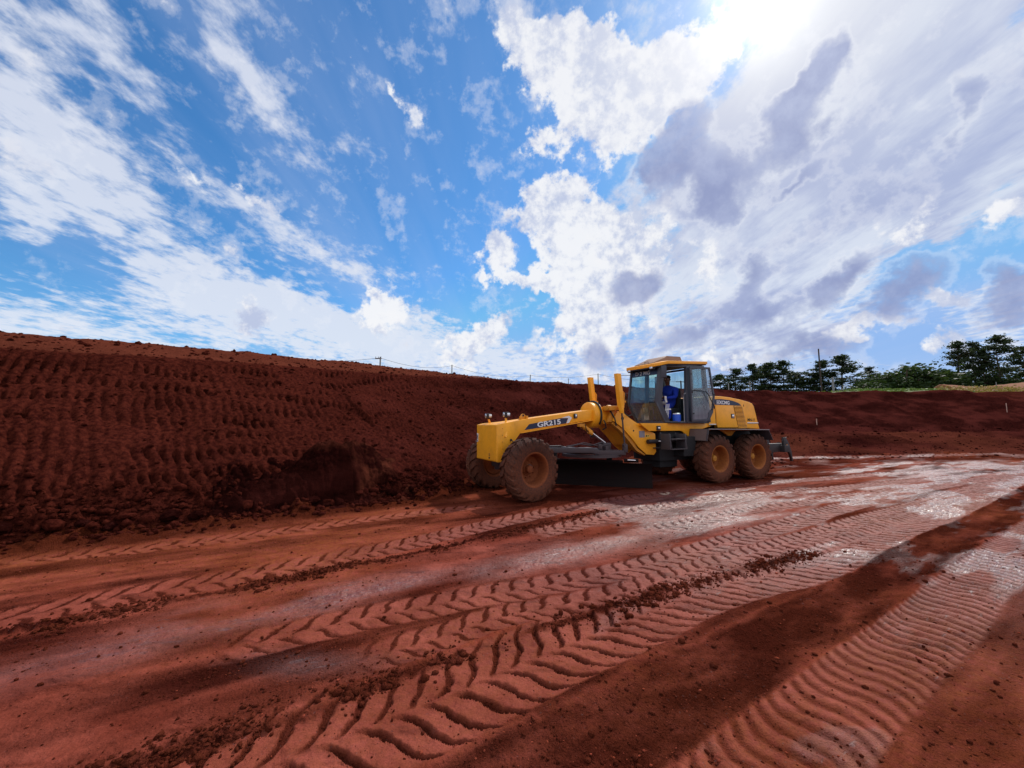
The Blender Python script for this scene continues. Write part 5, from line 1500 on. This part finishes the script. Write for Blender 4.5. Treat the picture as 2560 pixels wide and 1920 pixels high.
def build_cab(G):
    Fv, Rv = 0.54, 0.76
    def side(sv):
        return dict(fb=(4.65, sv*Fv, 1.70), fk=(4.33, sv*Fv, 2.25), ft=(4.50, sv*Fv, 3.30), mb=(5.28, sv*Rv, 1.70), mt=(5.36, sv*Rv, 3.32), rb=(6.20, sv*Rv, 1.70), rt=(6.08, sv*Rv, 3.34))
    f = MB(); Rr = 0.032
    for sv in (1, -1):
        s_ = side(sv)
        bar(f, s_['fb'], s_['fk'], 0.028, 0.03); bar(f, s_['fk'], s_['ft'], 0.028, 0.03)
        bar(f, s_['mb'], s_['mt'], 0.055, 0.045); bar(f, s_['rb'], s_['rt'], 0.05, 0.05)
        bar(f, s_['ft'], s_['mt'], 0.04, 0.03); bar(f, s_['mt'], s_['rt'], 0.04, 0.03)
        bar(f, s_['fb'], s_['mb'], 0.03, 0.03); bar(f, s_['mb'], s_['rb'], 0.03, 0.03)
    a, c = side(1), side(-1)
    for k in ('ft', 'fb', 'rt', 'rb'): bar(f, a[k], c[k], 0.03, 0.03)
    fo = f.build('cab_frame', M['cabframe'], G, 0.006)
    # floor and rear wall
    MB().box(4.66, 6.2, -0.72, 0.72, 1.676, 1.70).build('cab_floor', M['dark'], G)
    rw = MB(); rw.add([(6.19, -0.74, 1.72), (6.19, 0.74, 1.72), (6.13, 0.74, 2.45), (6.13, -0.74, 2.45), (6.22, -0.74, 1.72), (6.22, 0.74, 1.72), (6.16, 0.74, 2.45), (6.16, -0.74, 2.45)], [(0, 1, 2, 3), (4, 5, 6, 7), (3, 2, 6, 7), (0, 1, 5, 4), (0, 3, 7, 4), (1, 2, 6, 5)])
    rw.build('rear_wall', M['dark'], G)
    # near rear side: post panel with a window
    sp = MB(); sp.prism([(5.42, 1.72), (6.17, 1.72), (6.14, 2.10), (5.43, 2.10)], Rv-0.02, Rv+0.005); sp.prism([(5.62, 2.10), (5.60, 3.30), (5.42, 3.30), (5.42, 2.10)], Rv-0.02, Rv+0.005)
    sp.prism([(5.42, 1.72), (6.17, 1.72), (6.14, 2.10), (5.43, 2.10)], -Rv-0.005, -Rv+0.02)
    sp.build('side_panel', M['cabframe'], G)

    def pane(name, pts, mat=M['glass'], th=0.006):
        P = [Vector(p) for p in pts]; n = (P[1]-P[0]).cross(P[2]-P[0]).normalized()*th
        b = MB(); k = len(P)
        b.add([tuple(p) for p in P]+[tuple(p+n) for p in P], [tuple(range(k)), tuple(range(k, 2*k))[::-1]]+[(i, (i+1) % k, k+(i+1) % k, k+i) for i in range(k)])
        return b.build(name, mat, G, smooth=False)
    w = Fv-0.03
    pane('window_pane', [(4.335, -w, 2.27), (4.335, w, 2.27), (4.462, w, 3.06), (4.462, -w, 3.06)])
    pane('window_pane', [(4.635, -w, 1.74), (4.635, w, 1.74), (4.338, w, 2.24), (4.338, -w, 2.24)])
    # dark band at the top of the windscreen with faded lettering
    bn = MB(); bn.add([(4.457, -w, 3.06), (4.457, w, 3.06), (4.49, w, 3.26), (4.49, -w, 3.26), (4.467, -w, 3.06), (4.467, w, 3.06), (4.50, w, 3.26), (4.50, -w, 3.26)], [(0, 1, 2, 3), (7, 6, 5, 4), (0, 1, 5, 4), (1, 2, 6, 5), (2, 3, 7, 6), (3, 0, 4, 7)])
    bo = bn.build('visor_band', M['navy'], G)
    c_ = bpy.data.curves.new('t', 'FONT'); c_.body = 'D 2 MG'; c_.size = 0.155; c_.extrude = 0.001; c_.offset = 0.002
    tmp = bpy.data.objects.new('t', c_); COL.objects.link(tmp)
    me = bpy.data.meshes.new_from_object(tmp.evaluated_get(bpy.context.evaluated_depsgraph_get())); bpy.data.objects.remove(tmp)
    me.name = 'lettering'; me.materials.clear(); me.materials.append(simple('faded_white', (0.42, 0.45, 0.52), 0.5))
    for q in me.vertices:
        x, y, k = q.co.x, q.co.y, q.co.z
        t = (y+0.035)/0.2
        q.co = (4.452+0.033*t-k, -(-0.36+x*1.15), 3.06+0.2*t)
    link('lettering', me, bo)
    for sv in (1, -1):
        s_ = side(sv)
        if sv < 0:
            pane('window_pane', [(4.62, sv*0.545, 1.78), (5.22, sv*0.74, 1.78), (5.30, sv*0.75, 3.26), (4.50, sv*0.55, 3.22), (4.35, sv*0.545, 2.25)])
            pane('window_pane', [(5.44, sv*Rv, 2.12), (6.13, sv*Rv, 2.12), (6.07, sv*Rv, 3.28), (5.44, sv*Rv, 3.28)])
        else:
            pane('window_pane', [(5.64, Rv-0.01, 2.12), (6.12, Rv-0.01, 2.12), (6.06, Rv-0.01, 3.28), (5.62, Rv-0.01, 3.28)])
    pane('window_pane', [(6.12, -0.70, 2.47), (6.12, 0.70, 2.47), (6.07, 0.70, 3.28), (6.07, -0.70, 3.28)])
    # wide near front post with the folding edge of the doorway
    ap = MB(); ap.add([(4.64, 0.56, 1.72), (4.78, 0.61, 1.72), (4.50, 0.585, 2.27), (4.36, 0.56, 2.27), (4.66, 0.60, 3.28), (4.52, 0.56, 3.28)], [(0, 1, 2, 3), (3, 2, 4, 5)])
    ap.add([(4.64, 0.53, 1.72), (4.78, 0.58, 1.72), (4.50, 0.555, 2.27), (4.36, 0.53, 2.27), (4.66, 0.57, 3.28), (4.52, 0.53, 3.28)], [(3, 2, 1, 0), (5, 4, 2, 3)])
    ap.build('door_jamb', M['cabframe'], G)
    # roof: yellow rim with tapered front, brown air conditioner on top
    rim_pts = [(4.30, -0.56), (4.30, 0.56), (4.62, 0.78), (6.15, 0.86), (6.15, -0.86), (4.62, -0.78)]
    rf = MB(); n = 6
    zt = [3.36, 3.36, 3.43, 3.50, 3.50, 3.43]; th = [0.09, 0.09, 0.085, 0.075, 0.075, 0.085]
    rf.add([(u, v, z-t) for (u, v), z, t in zip(rim_pts, zt, th)]+[(u, v, z) for (u, v), z in zip(rim_pts, zt)]+[(5.6, 0, 3.56), (4.9, 0, 3.52)],
           [(5, 4, 3, 2, 1, 0)]+[(i, (i+1) % n, n+(i+1) % n, n+i) for i in range(n)]+[(6, 7, 13), (7, 8, 13), (8, 9, 12), (8, 12, 13), (9, 10, 12), (10, 11, 12), (11, 13, 12), (11, 6, 13)])
    ro = rf.build('roof', M['yellow'], G, 0.006)
    un = MB().add([(u*0.99+0.05, v*0.96, z-t-0.03) for (u, v), z, t in zip(rim_pts, zt, th)]+[(u*0.99+0.05, v*0.96, z-t+0.005) for (u, v), z, t in zip(rim_pts, zt, th)], [(5, 4, 3, 2, 1, 0)]+[(i, (i+1) % n, n+(i+1) % n, n+i) for i in range(n)])
    un.build('roof_lining', M['black'], ro)
    ac = MB(); ac.loft([[(4.45, -0.38, 3.40), (4.45, 0.38, 3.40), (4.45, 0.36, 3.42), (4.45, -0.36, 3.42)], [(4.85, -0.42, 3.45), (4.85, 0.42, 3.45), (4.90, 0.40, 3.60), (4.90, -0.40, 3.60)],
                        [(5.0, -0.42, 3.47), (5.0, 0.42, 3.47), (5.0, 0.38, 3.655), (5.0, -0.38, 3.655)], [(5.62, -0.42, 3.50), (5.62, 0.42, 3.50), (5.58, 0.38, 3.675), (5.58, -0.38, 3.675)]])
    ac.build('air_conditioner', M['roofb'], ro, 0.02)
    MB().lathe([(0.17, 3.50), (0.16, 3.545), (0.10, 3.565), (0.0, 3.57)], (5.92, 0.35, 0), 'z', 20).build('roof_vent', M['black'], ro)
    for v in (-0.44, 0.44):
        lp = MB().box(4.30, 4.38, v-0.07, v+0.07, 3.20, 3.285).build('roof_lamp', M['black'], ro, 0.012)
        MB().box(4.285, 4.298, v-0.05, v+0.05, 3.215, 3.275).build('lens', M['lens'], lp, 0.004)
    gr = MB(); gr.path([(4.35, 0.30, 3.40), (4.33, 0.30, 3.44), (4.33, 0.16, 3.44), (4.35, 0.16, 3.40)], 0.008); gr.build('roof_handle', M['black'], ro)
    # open door folded back against the rear side
    D0 = bpy.data.objects.new('cab_door', None)
    vd = Rv+0.09
    out_ = [(5.35, 1.71), (5.34, 3.29), (6.23, 3.33), (6.38, 2.46), (6.27, 1.99), (6.03, 1.73)]
    ins = [(5.40, 1.77), (5.39, 3.235), (6.18, 3.27), (6.315, 2.46), (6.215, 2.02), (6.0, 1.79)]
    b = MB(); k = len(out_)
    b.add([(u, vd, z) for u, z in out_]+[(u, vd, z) for u, z in ins]+[(u, vd+0.035, z) for u, z in out_]+[(u, vd+0.035, z) for u, z in ins],
          [f_ for i in range(k) for j in [(i+1) % k] for f_ in ((i, j, k+j, k+i), (2*k+i, 3*k+i, 3*k+j, 2*k+j), (i, 2*k+i, 2*k+j, j), (k+i, k+j, 3*k+j, 3*k+i))])
    do = b.build('cab_door', M['cabframe'], G, 0.003)
    g_ = MB().prism([(5.395, 1.775), (5.395, 3.23), (6.175, 3.265), (6.31, 2.46), (6.21, 2.02), (5.995, 1.795)], vd+0.012, vd+0.018).build('door_glass', M['doorglass'], do, smooth=False)
    hn = MB(); hn.path([(5.38, vd+0.06, 2.60), (5.45, vd+0.08, 2.615), (5.90, vd+0.08, 2.60), (6.02, vd+0.08, 2.52), (6.25, vd+0.08, 2.18), (6.30, vd+0.06, 2.10)], 0.014)
    hn.build('grab_rail', M['black'], do)
    hg = MB()
    for (u, z) in ((5.40, 3.08), (5.40, 2.56), (5.42, 1.95), (6.20, 3.05), (6.34, 2.52), (6.29, 2.22), (6.22, 2.08)): hg.tube((u, vd+0.03, z), (u, vd+0.055, z), 0.022, n=8)
    hg.build('hinge_knob', M['black'], do)
    MB().prism([(6.05, 1.80), (6.08, 1.98), (6.16, 2.06), (6.26, 2.10), (6.27, 1.99), (6.08, 1.74)], vd+0.019, vd+0.030).build('lower_corner', M['cabframe'], do)
    # doorway hand rail
    MB().path([(5.16, 0.78, 1.72), (5.14, 0.80, 2.40), (5.16, 0.80, 2.50), (5.24, 0.80, 2.53)], 0.012).build('hand_rail', simple('worn_grey_rail', (0.25, 0.25, 0.27), 0.45), G)
    # mirrors
    mr = MB(); mr.loft([[(4.41, 0.70, 2.95), (4.49, 0.80, 2.95), (4.49, 0.80, 3.28), (4.41, 0.70, 3.28)], [(4.45, 0.68, 2.94), (4.53, 0.78, 2.94), (4.53, 0.78, 3.29), (4.45, 0.68, 3.29)]])
    mr.path([(4.55, 0.70, 3.2), (4.56, 0.62, 3.22), (4.6, 0.56, 3.22)], 0.01)
    mr.build('side_mirror', M['cabframe'], G, 0.01)
    m2 = MB(); m2.path([(4.50, -0.55, 3.15), (4.38, -0.80, 3.17), (4.33, -0.92, 3.15), (4.32, -0.93, 3.05)], 0.010)
    m2.loft([[(4.30, -0.86, 2.72), (4.34, -1.0, 2.72), (4.34, -1.0, 3.08), (4.30, -0.86, 3.08)], [(4.34, -0.85, 2.74), (4.38, -0.99, 2.74), (4.38, -0.99, 3.06), (4.34, -0.85, 3.06)]])
    m2.path([(4.50, -0.56, 2.60), (4.40, -0.72, 2.60), (4.36, -0.76, 2.56), (4.36, -0.76, 2.2)], 0.010)
    m2.build('side_mirror', M['cabframe'], G, 0.006)
    # inner mirror
    MB().box(4.62, 4.65, 0.24, 0.34, 2.62, 3.02).build('inner_mirror', M['mirror'], G, 0.02)
    # seat
    st = MB(); st.box(4.95, 5.45, -0.08, 0.40, 1.98, 2.12); st.box(5.40, 5.54, -0.06, 0.38, 2.05, 2.72); st.box(5.05, 5.35, 0.05, 0.28, 1.70, 1.98)
    st.build('seat', M['dark'], G, 0.03)
    # steering column, wheel, levers
    sc_ = MB(); sc_.tube((4.80, 0.12, 1.70), (4.70, 0.12, 2.34), 0.05); sc_.box(4.66, 4.86, -0.02, 0.26, 2.18, 2.34)
    sc_.lathe([(0.185, 2.40), (0.20, 2.412), (0.215, 2.40), (0.20, 2.388), (0.185, 2.40)], (4.78, 0.14, 0), 'z', 28)
    sc_.build('steering_console', M['dark'], G, 0.0)
    lv = MB()
    for k in range(4):
        u = 4.70+0.042*k
        lv.path([(u+0.06, 0.50-0.02*k, 2.27), (u+0.03, 0.50-0.02*k, 2.36), (u+0.03, 0.50-0.02*k, 2.45)], 0.009)
        lv.path([(u-0.07, 0.56, 1.80-0.015*k), (u+0.02, 0.54, 2.22)], 0.0075)  # white rods stand in for stripes of sheen beside the real levers
    lv.build('levers_and_sheen', M['white'], G)
    l2 = MB()
    for k in range(4):
        u = -0.16+0.05*k; l2.path([(4.60, u, 1.78), (4.45, u+0.10, 2.12)], 0.006)  # white rods stand in for the levers' reflection in the windscreen
    l2.build('reflection_rods', M['white'], G)
    lb = MB(); lb.lathe([(0.0, -0.07), (0.04, -0.06), (0.06, -0.02), (0.06, 0.02), (0.04, 0.06), (0.0, 0.07)], (4.66, 0.50, 2.24), 'u', 14)
    lb.build('lever_boot', simple('grey_boot', (0.16, 0.15, 0.17), 0.7), G)


def gw(u, v, z=0.0):
    c, s_ = math.cos(GH), math.sin(GH)
    return Vector((GO[0]+u*c+v*s_, GO[1]+u*s_-v*c, z))


def build_driver():
    skin = simple('dark_brown_skin', (0.10, 0.042, 0.026), 0.55, 0, 0.4, 0.1)
    blue = simple('royal_blue_cloth', (0.010, 0.030, 0.30), 0.85, 0, 0.15, 0.25)
    white = M['white']
    hair = simple('black_hair', (0.010, 0.008, 0.008), 0.8, 0, 0.2, 0.3)
    boot = simple('worn_boot_leather', (0.05, 0.035, 0.03), 0.7, 0, 0.3, 0.2)
    # joints in grader coordinates (u back, v left, z up); he faces forward, towards -u
    J = {'pel': (5.24, 0.17, 2.20, .155), 'wai': (5.29, 0.18, 2.36, .185), 'che': (5.28, 0.20, 2.55, .200), 'sho': (5.26, 0.20, 2.69, .140), 'nck': (5.21, 0.20, 2.80, .055), 'hd0': (5.18, 0.21, 2.88, .075), 'hd1': (5.17, 0.21, 2.97, .092), 'hd2': (5.175, 0.21, 3.05, .075),
         'shl': (5.26, 0.43, 2.66, .092), 'ell': (5.14, 0.52, 2.42, .070), 'wrl': (4.88, 0.40, 2.40, .036), 'hal': (4.81, 0.37, 2.425, .030),
         'shr': (5.24, -0.05, 2.66, .092), 'elr': (5.06, -0.10, 2.44, .055), 'wrr': (4.90, 0.0, 2.42, .036), 'har': (4.83, 0.03, 2.43, .030),
         'hpl': (5.16, 0.28, 2.17, .105), 'knl': (4.92, 0.42, 2.19, .090), 'anl': (4.97, 0.43, 1.82, .062), 'ftl': (4.80, 0.43, 1.745, .042),
         'hpr': (5.16, 0.07, 2.17, .105), 'knr': (4.83, 0.02, 2.20, .078), 'anr': (4.86, 0.02, 1.82, .052), 'ftr': (4.74, 0.02, 1.745, .042)}
    E_ = [('pel', 'wai'), ('wai', 'che'), ('che', 'sho'), ('sho', 'nck'), ('nck', 'hd0'), ('hd0', 'hd1'), ('hd1', 'hd2'), ('sho', 'shl'), ('shl', 'ell'), ('ell', 'wrl'), ('wrl', 'hal'), ('sho', 'shr'), ('shr', 'elr'), ('elr', 'wrr'), ('wrr', 'har'),
          ('pel', 'hpl'), ('hpl', 'knl'), ('knl', 'anl'), ('anl', 'ftl'), ('pel', 'hpr'), ('hpr', 'knr'), ('knr', 'anr'), ('anr', 'ftr')]
    # fingers and thumbs rooted in the palms, curled round lever and wheel
    for s_, hn in (('l', 'hal'), ('r', 'har')):
        hu, hv, hz, _ = J[hn]
        for k, (dv, L) in enumerate(((-0.030, .034), (-0.011, .040), (0.009, .037), (0.027, .029))):
            J['f%s%da' % (s_, k)] = (hu-0.032, hv+dv, hz+0.012, .0095); J['f%s%db' % (s_, k)] = (hu-0.032-L, hv+dv*1.1, hz+0.002, .0085); J['f%s%dc' % (s_, k)] = (hu-0.036-L*1.05, hv+dv*1.1, hz-0.026, .0075)
            E_ += [(hn, 'f%s%da' % (s_, k)), ('f%s%da' % (s_, k), 'f%s%db' % (s_, k)), ('f%s%db' % (s_, k), 'f%s%dc' % (s_, k))]
        sg = -1 if s_ == 'l' else 1
        J['t%sa' % s_] = (hu-0.004, hv+sg*0.036, hz-0.006, .0105); J['t%sb' % s_] = (hu-0.036, hv+sg*0.046, hz-0.024, .009)
        E_ += [(hn, 't%sa' % s_), ('t%sa' % s_, 't%sb' % s_)]
    names = list(J); ix = {n: i for i, n in enumerate(names)}
    me = bpy.data.meshes.new('person')
    me.from_pydata([gw(*J[n][:3]) for n in names], [(ix[a], ix[b]) for a, b in E_], [])
    o = bpy.data.objects.new('person', me); COL.objects.link(o)
    o.modifiers.new('skin', 'SKIN')
    if not me.skin_vertices: 
        me.attributes.new('dummy', 'FLOAT', 'POINT')
    sv = me.skin_vertices[0].data if me.skin_vertices else None
    if sv:
        for n in names: sv[ix[n]].radius = (J[n][3], J[n][3]); sv[ix[n]].use_root = (n == 'pel')
    sb = o.modifiers.new('sub', 'SUBSURF'); sb.levels = 2; sb.render_levels = 2
    dg = bpy.context.evaluated_depsgraph_get(); dg.update()
    m2 = bpy.data.meshes.new_from_object(o.evaluated_get(dg)); m2.name = 'person'
    bpy.data.objects.remove(o)
    m2.materials.clear()
    for m_ in (blue, skin, boot, white): m2.materials.append(m_)
    hands = [gw(*J[h][:3]) for h in ('hal', 'har')]
    for p in m2.polygons:
        c = p.center; p.use_smooth = True
        if c.z > 2.79 and (c-gw(5.2, 0.2, 2.9)).length < 0.26: p.material_index = 1
        elif min((c-h).length for h in hands) < 0.085 and (c-gw(5.25, 0.18, 2.5)).length > 0.3: p.material_index = 1
        elif c.z < 1.80: p.material_index = 2
        elif 2.06 < c.z < 2.085 and (c-gw(4.88, 0.40, 2.2)).length < 0.2: p.material_index = 3
    body = link('person', m2)
    tag(body, 'driver in royal blue work clothes seated at the controls inside the open cab', 'person')
    # face and hair; the head is turned a little towards the open doorway
    hc = Vector(J['hd1'][:3])
    b = MB()
    def ell(bm_, c, r, n=14, m_=8):
        bm_.lathe([(max(1e-4, math.sin(math.pi*i/m_)), -math.cos(math.pi*i/m_)) for i in range(m_+1)], (0, 0, 0), 'z', n)
        k = n*(m_+1); 
        for i in range(len(bm_.v)-k, len(bm_.v)):
            x, y, z = bm_.v[i]; bm_.v[i] = (c[0]+x*r[0], c[1]+y*r[1], c[2]+z*r[2])
    Gp = [o for o in bpy.data.objects if o.name == 'motor_grader'][0]
    def world(mb, name, mat):
        me = mb.mesh(name, mat)
        me.transform(Matrix.Translation((GO[0], GO[1], 0)) @ Matrix.Rotation(GH, 4, 'Z'))
        return link(name, me, body)
    fd = Vector((-0.80, 0.60, 0)); sdv = Vector((0.60, 0.80, 0))
    hr = MB(); ell(hr, (hc.x+0.015, hc.y, hc.z+0.075), (0.098, 0.094, 0.062)); ell(hr, (hc.x+0.035, hc.y-0.015, hc.z+0.03), (0.078, 0.088, 0.085))
    world(hr, 'hair', hair)
    fc = MB()
    nz_ = hc+fd*0.094; ell(fc, (nz_.x, nz_.y, nz_.z-0.012), (0.014, 0.014, 0.022), 8, 5)
    for sg in (1, -1):
        e = hc+sdv*sg*0.090+fd*-0.005; ell(fc, (e.x, e.y, e.z-0.005), (0.016, 0.012, 0.03), 8, 5)
    ell(fc, tuple(hc+fd*0.045+Vector((0, 0, -0.085))), (0.048, 0.048, 0.035), 10, 6)
    world(fc, 'nose_and_ears', skin)
    ey = MB()
    for sg in (1, -1):
        e = hc+fd*0.082+sdv*sg*0.034; ell(ey, (e.x, e.y, e.z+0.012), (0.011, 0.011, 0.007), 8, 5)
    world(ey, 'eye', M['white'])
    mo = MB(); e = hc+fd*0.086; ell(mo, (e.x, e.y, e.z-0.052), (0.014, 0.022, 0.006), 8, 5); world(mo, 'mouth', simple('lips', (0.12, 0.03, 0.025), 0.5))
    # water cooler standing on the cab floor
    cu, cv = 5.06, 0.60
    jb = MB().lathe([(0.0, 1.702), (0.10, 1.702), (0.112, 1.715), (0.114, 1.90), (0.100, 1.93), (0.0, 1.93)], (0, 0, 0), 'z', 28)
    me = jb.mesh('drum', simple('blue_plastic', (0.008, 0.075, 0.52), 0.4, 0, 0.4, 0.1)); 
    root = bpy.data.objects.new('water_cooler', None); COL.objects.link(root); root.location = gw(cu, cv, 0); root.rotation_euler = (0, 0, GH)
    link('drum', me, root)
    li = MB().lathe([(0.103, 1.925), (0.103, 1.948), (0.085, 1.96), (0.0, 1.962)], (0, 0, 0), 'z', 28).build('lid', M['white'], root)
    MB().lathe([(0.045, 1.962), (0.045, 1.985), (0.0, 1.99)], (0, 0, 0), 'z', 16).build('cap', M['dark'], root)
    tag(root, 'round blue water cooler with white lid on the cab floor by the doorway', 'water cooler')


build_grader()
build_driver()
